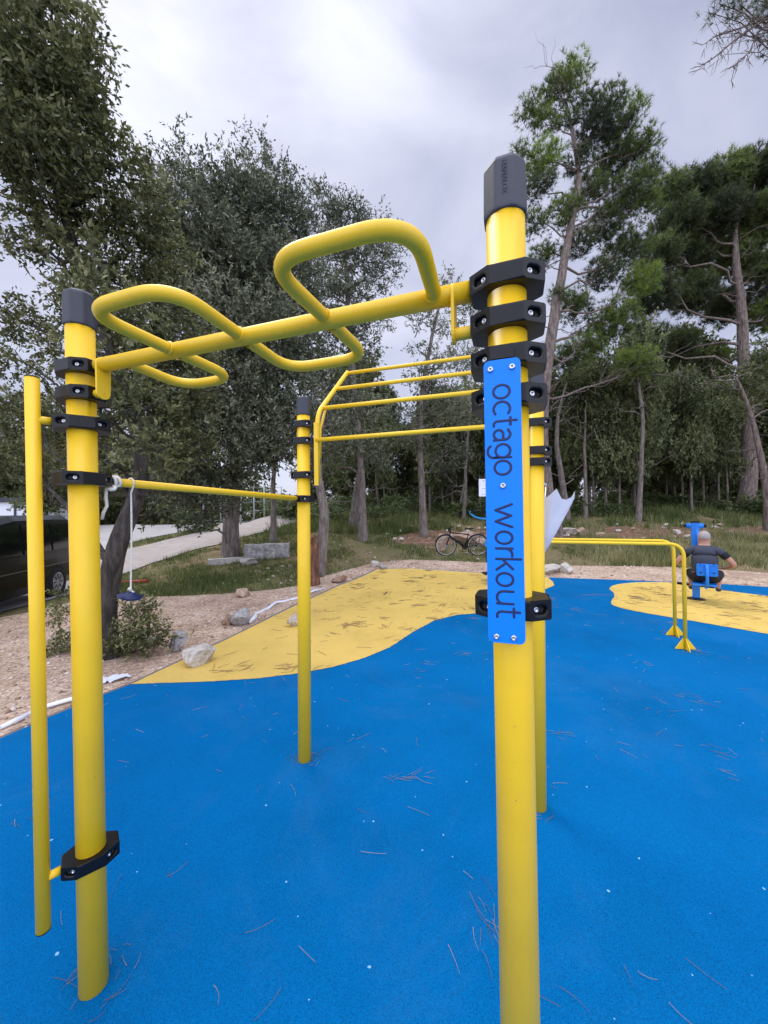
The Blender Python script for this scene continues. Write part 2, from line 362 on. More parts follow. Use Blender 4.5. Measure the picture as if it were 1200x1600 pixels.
# ------------------------------------------------------------------ ground sheets
def axis(a, b, fine0, fine1, s):
    L_ = list(np.arange(fine0, fine1+1e-6, s)); x = fine0; st = s
    while x > a: st *= 1.25; x -= st; L_.insert(0, x)
    x = fine1; st = s
    while x < b: st *= 1.25; x += st; L_.append(x)
    return np.array(L_)
ax = axis(-260, 260, -16, 22, .25); ay = axis(-60, 330, -1, 30, .25)
GX, GY = np.meshgrid(ax, ay); nx, ny = len(ax), len(ay)
idx = np.arange(nx*ny).reshape(ny, nx)
tag(npmesh('ground', np.stack([GX.ravel(), GY.ravel(), gz(GX, GY).ravel()], 1), np.stack([idx[:-1, :-1].ravel(), idx[:-1, 1:].ravel(), idx[1:, 1:].ravel(), idx[1:, :-1].ravel()], 1), M['ground'], smooth=True), kind='structure')
P = lambda L_: [hit(*p) for p in L_]
play = [(-6.2, -3)]+[(p.x, p.y) for p in P([(-60, 1190), (0, 1160), (60, 1133), (150, 1095), (210, 1071), (355, 1002), (463, 947), (530, 916), (590, 890), (640, 889), (760, 897), (858, 904), (1000, 909), (1120, 914), (1200, 919), (1300, 925)])]+[(14, 6.6), (14, -3)]
gravel = [(p.x, p.y) for p in P([(0, 966), (60, 955), (110, 942), (170, 934), (240, 933), (290, 932), (357, 928), (427, 922), (464, 916), (508, 900), (550, 889), (589, 879), (640, 875), (700, 877), (770, 880), (850, 884), (950, 885), (1040, 886), (1125, 890), (1200, 896), (1290, 905)])]+[(15, 7), (15, -4), (-9, -4), (-9, 3)]
path = [(p.x, p.y) for p in P([(130, 925), (180, 902), (240, 880), (340, 852), (420, 830), (466, 817), (490, 806), (490, 800), (466, 801), (400, 812), (330, 830), (270, 842), (200, 858), (160, 868)])]
road = [(p.x, p.y) for p in P([(-40, 975), (0, 958), (50, 945), (130, 925), (160, 868)])]+[(-12, 14), (-25, 14), (-25, 2), (-10, 2)]
court = [(p.x, p.y) for p in P([(170, 860), (215, 846), (300, 829), (345, 818)])]+[(-17, 24), (-28, 22), (-26, 14.2), (-12.5, 14.2)]
soil = smoothpoly([(p.x, p.y) for p in P([(600, 845), (640, 832), (760, 826), (850, 828), (950, 822), (1060, 824), (1200, 822), (1300, 822), (1300, 838), (1150, 836), (1040, 842), (900, 838), (830, 848), (720, 850), (650, 853)])], 2)
overlay('gravel_strip', gravel, M['gravel'], .012, .3)
overlay('path', path, M['path'], .03, .35)
overlay('road', road, M['road'], .02, .4)
overlay('court_ground', court, M['court'], .035, .5)
overlay('dirt_bank', soil, M['soil'], .014, .3)
overlay('playground_surface', play, M['blue'], .03, .3)
ypatch = [(p.x, p.y) for p in P([(204, 1074), (240, 1072.5), (300, 1071), (340, 1069), (400, 1065), (465, 1057), (520, 1047), (570, 1032), (610, 1015), (645, 991), (680, 972), (715, 963.5), (752, 961), (790, 950), (844, 926), (866, 917), (864, 911), (858, 906), (857, 904.4), (760, 897.6), (640, 889.6), (590, 890.8), (530, 916.8), (463, 947.8), (355, 1002.6), (212, 1070.5)])]
yisl = smoothpoly([(p.x, p.y) for p in P([(950, 922), (961, 915), (999, 911.5), (1050, 911.8), (1085, 914), (1122, 924), (1200, 934), (1330, 950), (1330, 1015), (1197, 994), (1080, 973), (1008, 961), (965, 952), (952, 945), (963, 931)])], 2)
overlay('yellow_rubber_patch', ypatch, M['yrub'], .034, .3, .0028)
overlay('yellow_rubber_island', yisl, M['yrub'], .034, .3, .004)
# grey kerb line along the left rim of the rubber
kb = MB(); kp = [V((x, y, 0)) for x, y in play[1:10]]; kk = []
for a, b in zip(kp[:-1], kp[1:]):
    n_ = max(1, int((b-a).length/.3)); kk += [a.lerp(b, i/n_) for i in range(n_)]
kk.append(kp[-1]); vs = []
for i, p in enumerate(kk):
    t = (kk[min(i+1, len(kk)-1)]-kk[max(i-1, 0)]).normalized(); nn = V((-t.y, t.x, 0))
    for w, h in ((0.0, .024), (.05, .024), (.055, 0)): q = p+nn*w; vs.append((q.x, q.y, g(q.x, q.y)+h))
kb.add(vs, [(i*3+j, i*3+j+1, i*3+j+4, i*3+j+3) for i in range(len(kk)-1) for j in range(2)])
tag(kb.build('kerb_line', simple('kerb_grey', (.17, .14, .12), .9, 0, .2, 20)), kind='structure')

# ------------------------------------------------------------------ workout rig
DP = .089; RP = DP/2
def postline(base, lean_px):
    return base
PL = {'L': (at(147, 1540, 1.367), 124), 'M': (at(476, 1190, 2.607), 474), 'N': (V((0.337, .888, 0)), 788), 'B': (at(841, 1268, 2.165), 836)}
TOPZ = 2.54
posts = {}
for k, (b, tx) in PL.items():
    b = V((b.x, b.y, 0.0)); 
    # point of the post at its top: same depth, measured column of the picture
    t = at(tx, 804-(TOPZ-EYE)*F/b.y, b.y); t.z = TOPZ; posts[k] = (b, t)
posts['N'] = (at(819, 1950, .888), at(788, 270, .888)); posts['N'][0].z = 0; posts['N'][1].z = TOPZ
def onpost(k, z): a, b = posts[k]; return a.lerp(b, z/TOPZ)
rig = tag(empty('workout_rig', (0, 1.6, 0)), 'large yellow calisthenics frame of four posts with black clamps on the blue rubber', 'workout frame')
def under(o, par=rig):
    o.parent = par
    o.matrix_parent_inverse = Matrix.Identity(4)
    w = V((0, 0, 0)); q = par
    while q: w += V(q.location); q = q.parent
    o.location = -w
    return o
def framez(k):
    a, b = posts[k]; return (b-a).normalized()
def basis(o, xdir, zdir):
    z = zdir.normalized(); x = (xdir-z*xdir.dot(z)).normalized(); y = z.cross(x)
    return Matrix(((x.x, y.x, z.x, o.x), (x.y, y.y, z.y, o.y), (x.z, y.z, z.z, o.z), (0, 0, 0, 1)))
def text_mesh(body, size, mat4, m, name, parent, extrude=.0006):
    cu = bpy.data.curves.new(name, 'FONT'); cu.body = body; cu.size = size; cu.extrude = extrude; cu.align_x = 'CENTER'; cu.align_y = 'CENTER'
    t = bpy.data.objects.new(name+'_tmp', cu); C.objects.link(t); dg = bpy.context.evaluated_depsgraph_get()
    me = bpy.data.meshes.new_from_object(t.evaluated_get(dg)); bpy.data.objects.remove(t); me.transform(mat4); me.materials.clear(); me.materials.append(m)
    o = bpy.data.objects.new(name, me); C.objects.link(o); return under(o, parent)
tLN = (posts['N'][0]-posts['L'][0]).normalized(); nLN = V((-tLN.y, tLN.x, 0)); nLN = nLN if nLN.y < 0 else -nLN
tMB = (posts['B'][0]-posts['M'][0]).normalized(); nMB = V((-tMB.y, tMB.x, 0)); nMB = nMB if nMB.y > 0 else -nMB
tLM = (posts['M'][0]-posts['L'][0]).normalized()
for k in 'LMNB':
    a, b = posts[k]; zc = 2.425
    top = onpost(k, zc)
    po = under(MB().tube([a-V((0, 0, .02)), top], RP, 40).build('post', M['yellow']))
    # octagonal end cap with a chamfered crown
    cb = MB(); Mx = basis(top, tLN if k in 'LN' else tMB, framez(k)) @ Matrix.Rotation(math.radians(22.5), 4, 'Z'); R8 = .0525; h = TOPZ-zc
    prof = [(R8*.99, -.012), (R8, 0), (R8*.965, h-.012), (R8*.90, h-.002), (R8*.80, h+.001)]
    cb.lathe(prof, 8, Mx, smooth=False)
    c_ = under(cb.build('post_cap', M['cap'], bevel=.006), po)
    if k == 'N':
        nv = (-nLN*-1).normalized()
        face = nLN.normalized(); ff = V((face.x*math.cos(.0)-face.y*math.sin(.0), face.x*math.sin(0)+face.y*math.cos(0), 0))
        o_ = top+framez(k)*(h*.5)+ff*(R8*.924+.0002)
        bz = ff; bx = -framez(k); by = bz.cross(bx)
        mt = Matrix(((bx.x, by.x, bz.x, o_.x), (bx.y, by.y, bz.y, o_.y), (bx.z, by.z, bz.z, o_.z), (0, 0, 0, 1)))
        text_mesh('HANALOK', .0165, mt, M['cap'], 'embossed_lettering', po, .0003)
def clamp(k, z, xdir, bolts=True):
    """black octagonal two-part collar, long axis along xdir, slots with bolts on its four slanted sides"""
    c = onpost(k, z); Mx = basis(c, xdir, framez(k)); hh = .0225
    A, B = .083, .064; ca, cb_ = .030, .036
    poly = [(A, -ca), (A, ca), (cb_, B), (-cb_, B), (-A, ca), (-A, -ca), (-cb_, -B), (cb_, -B)]
    mb = MB(); n = 8; Bo = []
    vs = [(x, y, -hh) for x, y in poly]+[(x, y, hh) for x, y in poly]
    mb.add([Mx @ V(v) for v in vs], [tuple(range(8))[::-1], tuple(range(8, 16))])
    for i in range(8):
        p = V((*poly[i], 0)); q = V((*poly[(i+1) % 8], 0)); e = (q-p); L_ = e.length; e.normalize(); nn = V((e.y, -e.x, 0)); mid = (p+q)/2
        if i in (1, 3, 5, 7):
            ns = 16; hw = L_*.30; hr = .0095; ring = []; outer = []
            for j in range(ns):
                a = 2*math.pi*(j+.5)/ns; sx = math.cos(a); sz = math.sin(a)
                ring.append((math.copysign(hw-hr, sx)+hr*sx, hr*sz))
                # outer point on the rectangle border
                mm = max(abs(sx)/(L_/2), abs(sz)/hh); outer.append((sx/mm, sz/mm))
            # insert exact rectangle corners by snapping the nearest outer points
            for cx, cz in ((L_/2, hh), (-L_/2, hh), (-L_/2, -hh), (L_/2, -hh)):
                jj = min(range(ns), key=lambda j: (outer[j][0]-cx)**2+(outer[j][1]-cz)**2); outer[jj] = (cx, cz)
            f3 = lambda s_, z_, d_: Mx @ (mid+e*s_+V((0, 0, z_))+nn*d_)
            vs = [f3(a, b_, 0) for a, b_ in outer]+[f3(a, b_, 0) for a, b_ in ring]+[f3(a*.93, b_*.9, -.013) for a, b_ in ring]
            mb.cur = 0
            mb.add(vs, [(j, (j+1) % ns, ns+(j+1) % ns, ns+j) for j in range(ns)]+[(ns+j, ns+(j+1) % ns, 2*ns+(j+1) % ns, 2*ns+j) for j in range(ns)])
            mb.cur = 1; mb.add(vs[2*ns:], [tuple(range(ns))]); mb.cur = 0
            sgn = 1 if i in (1, 5) else -1
            Bo.append((f3(sgn*L_*.10, 0, -.013), (Mx.to_3x3() @ nn), ))
        else:
            mb.add([Mx @ V((*poly[i], -hh)), Mx @ V((*poly[(i+1) % 8], -hh)), Mx @ V((*poly[(i+1) % 8], hh)), Mx @ V((*poly[i], hh))], [(0, 1, 2, 3)])
    cl = under(mb.build('clamp', [M['black'], M['dark']], bevel=.0048))
    # seam of the two halves: a thin proud lip
    for sg in (1, -1):
        s_ = MB()
    if bolts:
        for (p, d) in Bo:
            b = MB(); q = d.to_track_quat('Z', 'Y').to_matrix().to_4x4(); q.translation = p
            b.lathe([(.0068, 0), (.0068, .005), (.006, .0065), (.0034, .0065), (.0032, .003), (.0005, .003)], 12, q)
            under(b.build('bolt', M['steel']), cl)
    return cl
for z in (2.26, 2.165): clamp('L', z, tLN); clamp('N', z, tLN)
vbd = (V((-1.205, 1.275, 0))-onpost('L', 1.5)); vbd.z = 0; vbd.normalize()
clamp('L', 2.06, vbd); clamp('L', 1.862, tLM); clamp('L', .50, vbd)
for z in (2.075, 1.985, 1.505): clamp('N', z, tLN)
clamp('M', 2.35, tMB); clamp('M', 2.235, tMB); clamp('M', 2.0, tMB); clamp('M', 1.835, tLM)
clamp('B', 2.235, tMB); clamp('B', 2.075, tMB); clamp('B', 2.01, tMB)
# serpentine bar
Lp, Np = onpost('L', 2.265), onpost('N', 2.265); RT = .0245
tt = (Np-Lp).normalized(); nn3 = V((nLN.x, nLN.y, 0)); Ltot = (Np-Lp).length
S0, S1 = Lp+tt*.115, Np-tt*.078
sb = MB(); sb.tube([S0-tt*.02, S1], RT, 28)
tp = lambda s: Lp+tt*(Ltot*s)
nodes = [.145, .30, .485, .68, .885]
for i, (a, b) in enumerate(zip(nodes[:-1], nodes[1:])):
    d = nn3 if i % 2 else -nn3
    dep = .265; A_, B_ = tp(a), tp(b); sl = tt*.012
    pts = fillet([A_, A_+d*dep-sl, B_+d*dep+sl, B_], .105, 12); sb.tube(pts, .0185, 20, caps=False)
for ni, s in enumerate(nodes):  # weld beads
    for sg in ((-1,) if ni == 0 else (1,) if ni == 4 else (1, -1)): sb.tube([tp(s)+nn3*sg*(RT-.004), tp(s)+nn3*sg*(RT+.003)], [.023, .0195], 18, caps=False)
serp = under(sb.build('serpentine_bar', M['yellow']))
for k, p0, sg in (('L', Lp, 1), ('N', Np, -1)):
    c = p0+tt*sg*(.115 if sg == 1 else .125); zz = V((0, 0, 1)); Mx = Matrix(((nn3.x, 0, tt.x, c.x-tt.x*.004), (nn3.y, 0, tt.y, c.y-tt.y*.004), (0, -1, tt.z, c.z), (0, 0, 0, 1)))
    poly = [(.026*math.cos(a), .026*math.sin(a)-0) for a in np.linspace(math.pi, 2*math.pi, 9)]+[(.024*math.cos(a), .100+.024*math.sin(a)) for a in np.linspace(0, math.pi, 9)]
    bm_ = MB(); bm_.prism(poly, .008, Mx)
    lo = c-zz*.1; bm_.tube([lo-tt*sg*.002, lo-tt*sg*(.05)], .0155, 18)
    if sg == 1: bm_.tube([c, c-tt*.05], .0165, 18)
    bm_.tube([lo+tt*.006, lo-tt*.006+tt*0], .004, 8)
    under(bm_.build('bracket', M['yellow'], bevel=.0015), serp)
# pull-up bar between left and middle post
A_ = onpost('L', 1.862); B_ = onpost('M', 1.835); d_ = (B_-A_).normalized()
under(MB().tube([A_+d_*.088, B_-d_*.084], .0165, 20, round_end=False).build('pull_up_bar', M['yellow']))
under(MB().tube([A_+d_*.080, A_+d_*.094], .0205, 20).build('bar_collar', M['black'])); under(MB().tube([B_-d_*.080, B_-d_*.092], .0205, 20).build('bar_collar', M['black']))
# free vertical bar beside left post
lx = lambda z: V((-1.2+.012*(2.2-z), 1.275, z))
vt = at(50, 590, 1.275); vb_ = at(68, 1452, 1.275)
vbar = under(MB().tube([vb_, vt], .0205, 28).build('vertical_bar', M['yellow']))
dv = (vt-vb_).normalized()
for p, s in ((vt, 1), (vb_, -1)): under(MB().tube([p-dv*s*.001, p+dv*s*.004], [.0212, .0195], 28).build('end_cap', M['black']), vbar)
for z in (2.06, .50):
    q = vb_.lerp(vt, (z-vb_.z)/(vt.z-vb_.z)); pp = onpost('L', z); dd = (pp-q).normalized()
    under(MB().tube([q, pp-dd*.078], .0135, 18).build('arm', M['yellow']), vbar)
# slanted ladder on the far side
def stile(k, sg):
    z_ = V((0, 0, 1)); o = lambda zz, d: V((onpost(k, zz).x, onpost(k, zz).y, 0))+tMB*sg*.108+nMB*d+z_*zz
    return o
ladr = None; ends = {}
prof = [(1.93, 0), (2.40, 0.0), (2.48, .08), (2.69, .33), (2.905, .55)]
for k, sg in (('M', 1), ('B', -1)):
    lad = MB()
    o = stile(k, sg); base = o(2.2, 0)
    f = (lambda bs: lambda z, d: V((bs.x, bs.y, 0))+nMB*d+V((0, 0, z)))(base)
    ends[k] = f
    lad.tube(fillet([f(1.95, 0.0), f(2.42, 0), f(2.905, .55)], .09, 8), .0165, 20)
    # welded flat plate and gusset
    R3 = Matrix(((tMB.x, nMB.x, 0), (tMB.y, nMB.y, 0), (0, 0, 1)))
    lad.box(f(2.14, -.022), (.030, .006, .43), R3)
    lad.tube([f(2.12, .035), f(2.33, .045), f(2.50, .14)], .009, 10)
    for zz in (2.35, 2.0) if k == 'M' else (2.235, 2.04): lad.tube([f(zz, 0), f(zz, 0)-tMB*sg*.028], .013, 14)
    under(lad.build('side_rail', M['yellow']))
for z, d in ((2.235, -.02), (2.475, .065), (2.69, .31), (2.895, .545)):
    a, b = ends['M'](z, d), ends['B'](z, d)
    under(MB().tube([a, b], .0145, 18).build('rung', M['yellow']))
# sign board
sT, sB = 2.055, 1.438; nS = nLN; Mc = lambda z: onpost('N', z)+nS*.079-tLN*.012
w2 = .0385; zS = (Mc(sT)-Mc(sB)).normalized(); cS = (Mc(sT)+Mc(sB))/2; HS = (Mc(sT)-Mc(sB)).length/2
def rrect(w, h, r, n=6):
    out = []
    for cx, cy, a0 in ((w-r, h-r, 0), (-w+r, h-r, 90), (-w+r, -h+r, 180), (w-r, -h+r, 270)):
        for i in range(n+1): a = math.radians(a0+90*i/n); out.append((cx+r*math.cos(a), cy+r*math.sin(a)))
    return out
bx = tLN-zS*tLN.dot(zS); bx.normalize(); bn = bx.cross(zS).normalized()
if bn.dot(nS) < 0: bn = -bn
MS = Matrix(((bx.x, zS.x, bn.x, cS.x), (bx.y, zS.y, bn.y, cS.y), (bx.z, zS.z, bn.z, cS.z), (0, 0, 0, 1)))
sg_ = under(MB().prism(rrect(w2, HS, .013), .006, MS).build('sign_board', M['sign'], bevel=.0009))
arc = lambda cx, cy, r, a0, a1, n=18, ry=None: [(cx+r*math.cos(math.radians(a0+(a1-a0)*i/n)), cy+(ry or r)*math.sin(math.radians(a0+(a1-a0)*i/n))) for i in range(n+1)]
GL = {'o': [arc(.5, .5, .47, 0, 360, 28)], 'c': [arc(.5, .5, .47, 52, 308, 22)],
      't': [[(.22, 1.32), (.22, .32)]+arc(.47, .27, .25, 180, 290, 8), [(0, .98), (.52, .98)]],
      'a': [[(.06, .84)]+arc(.38, .62, .34, 110, 0, 8)+[(.72, .02)], [(.72, .58)]+arc(.36, .29, .30, 70, 300, 14, .27)+[(.60, .12), (.72, .26)]],
      'g': [arc(.44, .52, .42, 0, 360, 24), [(.86, .98), (.86, -.02)]+arc(.46, -.02, .40, 0, -150, 12, .34)],
      'w': [[(0, .97), (.36, .03)], [(.36, .03), (.72, .92)], [(.72, .92), (1.08, .03)], [(1.08, .03), (1.44, .97)]],
      'r': [[(.04, .97), (.04, .03)], [(.04, .62)]+arc(.42, .58, .37, 160, 75, 8)],
      'k': [[(.04, 1.42), (.04, .03)], [(.66, .97), (.06, .40)], [(.28, .60), (.72, .03)]],
      'u': [[(.04, .97), (.04, .40)]+arc(.42, .40, .38, 180, 360, 12, .37)+[(.80, .97)], [(.80, .5), (.80, .03)]]}
rows = [('o', 592, 615), ('c', 619, 641), ('t', 646, 659), ('a', 664, 683), ('g', 688, 711), ('o', 714.5, 738.5),
        ('w', 786, 823), ('o', 829, 850), ('r', 856, 868), ('k', 873, 892), ('o', 896, 918), ('u', 925, 947), ('t', 953, 968)]
wid = {'o': 1, 'c': .86, 't': .56, 'a': .78, 'g': .90, 'w': 1.46, 'r': .46, 'k': .74, 'u': .84}
xh = 2*w2*.47; xb = -w2+2*w2*.245
y2 = lambda y: HS-(y-551)/(1010-551)*2*HS
for ri, (ch, y0, y1) in enumerate(rows):
    if ri in (0, 6): lt = MB()
    a0 = y2(y0); s = (a0-y2(y1))/wid[ch]
    for st in GL[ch]:
        tmp = MB(); tmp.tube([(xb+v*xh, a0-u*s, 0) for u, v in st], .0028, 8, round_end=True)
        lt.add([MS @ V((p[0], p[1], .0063+p[2]*.18)) for p in tmp.v], tmp.f, True)
    if ri in (5, 12): under(lt.build('lettering', M['ink']), sg_)
for (fx, fy) in ((-.62, 565), (.55, 561), (-.05, 756), (-.70, 1000), (.32, 1000)):
    p = MS @ V((fx*w2 if fy < 990 else (fx+.1)*w2*.9, y2(fy if fy > 700 else 566), .006)); q = bn.to_track_quat('Z', 'Y').to_matrix().to_4x4(); q.translation = p
    under(MB().lathe([(.0068, 0), (.0068, .0015), (.0054, .0042), (.0028, .0046), (.002, .0012), (.0004, .001)], 16, q).build('bolt', M['steel']), sg_)
for z in (1.985, 2.075, 1.505):
    pz = onpost('N', z)-tLN*.012
    under(MB().box(pz+nS*.072, (.05, .012, .03), MS.to_3x3() @ Matrix.Rotation(math.radians(90), 3, 'X')).build('spacer', M['black']), sg_)

# ------------------------------------------------------------------ rope swing and rope end on the pull-up bar
def barpt(px): 
    best = min(np.linspace(0, 1, 400), key=lambda s: abs(proj(A_.lerp(B_, s))[0]-px)); return A_.lerp(B_, best)
def proj(p):
    q = V(p)-V((0, 0, EYE)); return 600+F*q.dot(rt)/q.dot(fw), 800-F*q.dot(up)/q.dot(fw)
q = barpt(204); sw = tag(empty('rope_swing', (q.x, q.y, q.z)), 'white rope hanging from the pull up bar with a small dark blue disc seat', 'rope swing')
zl = q.z-1.72+ (EYE-(EYE-(927-808)/F*-q.y)); Lr = (925-754)/F*q.y
ro = [q+V((0, 0, -z)) + V((.002*math.sin(z*9), .002*math.cos(z*7), 0)) for z in np.linspace(.0, Lr, 24)]
lp = [q+V((0, 0, .0)) + (V((0, 0, 1))*math.sin(a)+nLN.cross(V((0, 0, 1)))*0+V((-d_.y, d_.x, 0))*math.cos(a))*.021 for a in np.linspace(-.4, math.pi+.4, 12)]
under(MB().tube(lp+[p+V((0, 0, -.02)) for p in ro][1:], .0034, 8).build('rope', M['rope']), sw)
e_ = ro[-1]
under(MB().tube(fillet([e_+V((.012, 0, 0)), e_+V((-.012, .008, .012)), e_+V((.004, -.014, .022)), e_+V((0, .01, .002)), e_+V((-.006, 0, -.01))], .01, 4), .006, 8).build('knot', M['rope']), sw)
under(MB().lathe([(.002, -.014), (.032, -.022), (.044, -.017), (.046, -.010), (.02, -.004), (.015, .006), (.002, .008)], 20, Matrix.Translation(e_) @ Matrix.Rotation(.22, 4, 'Y')).build('disc_seat', M['navy']), sw)
q = barpt(172); rk = tag(empty('rope_end', (q.x, q.y, q.z)), 'short frayed white rope end knotted round the bar beside the left post', 'rope')
pd = V((-d_.y, d_.x, 0))
wr = [q+d_*(.004*a/1.5)+(V((0, 0, 1))*math.sin(a)+pd*math.cos(a))*.0215 for a in np.linspace(0, 10, 30)]
under(MB().tube(wr+[q+V((.004, -.025, -.03)), q+V((.0, -.022, -.06)), q+V((.002, -.02, -.095)), q+V((-.012, -.02, -.12)), q+V((-.018, -.018, -.145))], .006, 8).build('rope', M['rope']), rk)
under(MB().tube(fillet([q+V((.0, -.02, -.016)), q+V((.02, -.03, -.034)), q+V((.036, -.02, -.03)), q+V((.02, -.01, -.018)), q+V((.004, -.026, -.028))], .01, 4), .0068, 8).build('knot', M['rope']), rk)

# ------------------------------------------------------------------ folded umbrella hanging from the back right post
ua = at(846, 868, 2.30); uc = at(852, 776, 2.30); axd = (uc-ua); UH = axd.length
ub = tag(empty('umbrella', (ua.x, ua.y, ua.z)), 'half folded translucent white umbrella hanging upside down on the back post', 'umbrella')
ux = V((1, 0, 0)); Ma = basis(ua, ux, axd)
um = MB(); NS = 48; rings = 14; vs = []
for i in range(rings+1):
    t = i/rings
    for j in range(NS):
        a = 2*math.pi*j/NS; pl = .5+.5*math.cos(8*a); R = (.008+.172*t**.92)*(.80+.20*pl); 
        z = UH*t*(1.0-.0*pl)
        if i == rings: z = UH*(.95+.13*pl**3)+.01*math.sin(3*a)
        vs.append(Ma @ V((R*math.cos(a)*1.0, R*math.sin(a)*.8, z)))
um.add(vs, [(i*NS+j, i*NS+(j+1) % NS, (i+1)*NS+(j+1) % NS, (i+1)*NS+j) for i in range(rings) for j in range(NS)], True)
under(um.build('canopy', M['film']), ub)
rb = MB()
for j in range(8):
    a = 2*math.pi*j/8; rb.tube([Ma @ V((.01*math.cos(a), .008*math.sin(a), .01)), Ma @ V((.180*math.cos(a), .144*math.sin(a), UH*1.09))], .0013, 6)
under(rb.build('ribs', M['steel']), ub)
hk = [Ma @ V((0, 0, -.03)), Ma @ V((0, 0, UH*1.2))]
bt = onpost('B', 2.0)
hk2 = fillet([Ma @ V((0, 0, UH*1.2)), V((bt.x+.0, bt.y+.09, 1.95)), V((bt.x+.01, bt.y+.085, 2.02)), V((bt.x-.02, bt.y+.06, 2.04))], .03, 5)
under(MB().tube(hk, .004, 8).build('shaft', M['steel']), ub)
under(MB().tube(hk2, .007, 8).build('handle', M['whiteplastic']), ub)

# ------------------------------------------------------------------ parallel bars
for (fx, fy, lab) in ((1071, 1019, 'yellow low parallel bar rail standing nearer the camera, right of the frame'), (1055, 997, 'yellow low parallel bar rail standing farther back, behind its twin')):
    a = hit(fx, fy); dr = V((-.915, .40, 0)).normalized(); b = a+dr*2.0; a.z = b.z = .034; H = 1.28
    e0 = tag(empty('parallel_bar', a), lab, 'parallel bar', 'pair of parallel bars')
    under(MB().tube(fillet([a, a+V((0, 0, H)), b+V((0, 0, H)), b], .16, 12), .0215, 20).build('rail', M['yellow']), e0)
    for q in (a, b):
        fb = MB()
        for k in range(3):
            ang = math.radians((-8, 172, 255)[k]); dx = V((math.cos(ang), math.sin(ang), 0)); nn = V((-dx.y, dx.x, 0))*.0035
            tri = [q+dx*.02+V((0, 0, .005)), q+dx*.115+V((0, 0, .005)), q+dx*.105+V((0, 0, .025)), q+dx*.02+V((0, 0, .14))]
            fb.add([p-nn for p in tri]+[p+nn for p in tri], [(0, 1, 2, 3), (7, 6, 5, 4), (0, 4, 5, 1), (1, 5, 6, 2), (2, 6, 7, 3), (3, 7, 4, 0)])
        under(fb.build('foot_fin', M['yellow']), e0)

# ------------------------------------------------------------------ leg press machine and person
cb0 = hit(1088, 939); cb0.z = .034
VF = V((.64, .77, 0)).normalized(); VR = V((VF.y, -VF.x, 0))
mc = tag(empty('exercise_machine', cb0), 'bright blue leg press machine with a man seated on it, on the yellow island', 'exercise machine')
up_ = lambda p, q=mc: under(p, q)
R3 = Matrix(((VR.x, VF.x, 0), (VR.y, VF.y, 0), (0, 0, 1)))
loc = lambda x, y, z: cb0+VR*x+VF*y+V((0, 0, z))
up_(MB().lathe([(.14, 0), (.14, .012), (.06, .02), (.05, .03)], 24, Matrix.Translation(cb0)).build('base_plate', M['black']))
up_(MB().box(loc(0, 0, .75), (.115, .10, 1.44), R3).build('column', M['bluepaint'], bevel=.012))
up_(MB().tube([loc(-.13, -.0, 1.40), loc(.13, -.0, 1.40)], .05, 16).build('pivot_tube', M['bluepaint']))
up_(MB().tube([loc(-.17, 0, 1.40), loc(-.13, 0, 1.40)], .03, 14).tube([loc(.13, 0, 1.40), loc(.17, 0, 1.40)], .03, 14).box(loc(0, 0, 1.475), (.14, .11, .03), R3).build('end_cap', M['black']))
up_(MB().tube(fillet([loc(.03, -.02, 1.38), loc(.06, -.10, .9), loc(.13, -.34, .32), loc(.14, -.52, .32)], .15, 6), .026, 12).build('swing_arm', M['bluepaint']))
up_(MB().box(loc(.12, -.36, .355), (.34, .34, .03), R3).build('seat', M['bluepaint'], bevel=.012))
bk = MB().prism(rrect(.145, .108, .025), .018, Matrix(((VR.x, 0, -VF.x, loc(.155, -.555, .72).x), (VR.y, 0, -VF.y, loc(.155, -.555, .72).y), (0, 1, 0, .67), (0, 0, 0, 1))))
bkr = up_(bk.build('backrest', M['bluepaint'], bevel=.005))
for sz in (-.055, .055): under(MB().box(loc(.155, -.578, .67+sz), (.27, .012, .012), R3).build('rib', M['bluepaint']), bkr)
for sx in (-.09, .09):
    for sz in (-.085, .085): under(MB().tube([loc(.155+sx, -.57, .67+sz), loc(.155+sx, -.582, .67+sz)], .013, 10).build('knob', M['navy']), bkr)
up_(MB().tube([loc(.155, -.60, .73), loc(.155, -.60, .39), loc(.13, -.48, .32)], .024, 12).build('back_bar', M['bluepaint']))
up_(MB().tube([loc(-.29, .12, .26), loc(.26, .12, .24)], .026, 14).build('foot_bar', M['black']))
# skinned figures
def skin(name, verts, edges, radii, mat, parent, root=0, sub=2):
    me = bpy.data.meshes.new(name); me.from_pydata([tuple(v) for v in verts], edges, []); o = bpy.data.objects.new(name, me); C.objects.link(o)
    s = o.modifiers.new('skin', 'SKIN'); s.use_smooth_shade = True
    for i, r in enumerate(radii):
        r = r if isinstance(r, tuple) else (r, r); me.skin_vertices[0].data[i].radius = r
        me.skin_vertices[0].data[i].use_root = (i == root)
    ms = o.modifiers.new('sub', 'SUBSURF'); ms.levels = sub; ms.render_levels = sub
    dg = bpy.context.evaluated_depsgraph_get(); nm = bpy.data.meshes.new_from_object(o.evaluated_get(dg)); o.modifiers.clear(); o.data = nm
    nm.name = name; nm.materials.clear(); nm.materials.append(mat); o.parent = parent
    for p in nm.polygons: p.use_smooth = True
    return o
seat = loc(.125, -.36, 0); rzp = math.atan2(VF.y, VF.x)-math.pi/2
J = {'pel': (0, 0, .48), 'wai': (0, -.03, .70), 'che': (0, -.02, .88), 'shm': (0, .03, .99), 'nek': (0, .05, 1.07), 'hd1': (0, .06, 1.15), 'hd2': (0, .065, 1.23), 'hd3': (0, .06, 1.27)}
names = list(J); vtx = [J[n] for n in names]; rad = [(.14, .11), (.125, .10), (.15, .10), (.10, .075), (.062, .062), (.075, .088), (.080, .098), (.055, .07)]
edg = [(i, i+1) for i in range(7)]
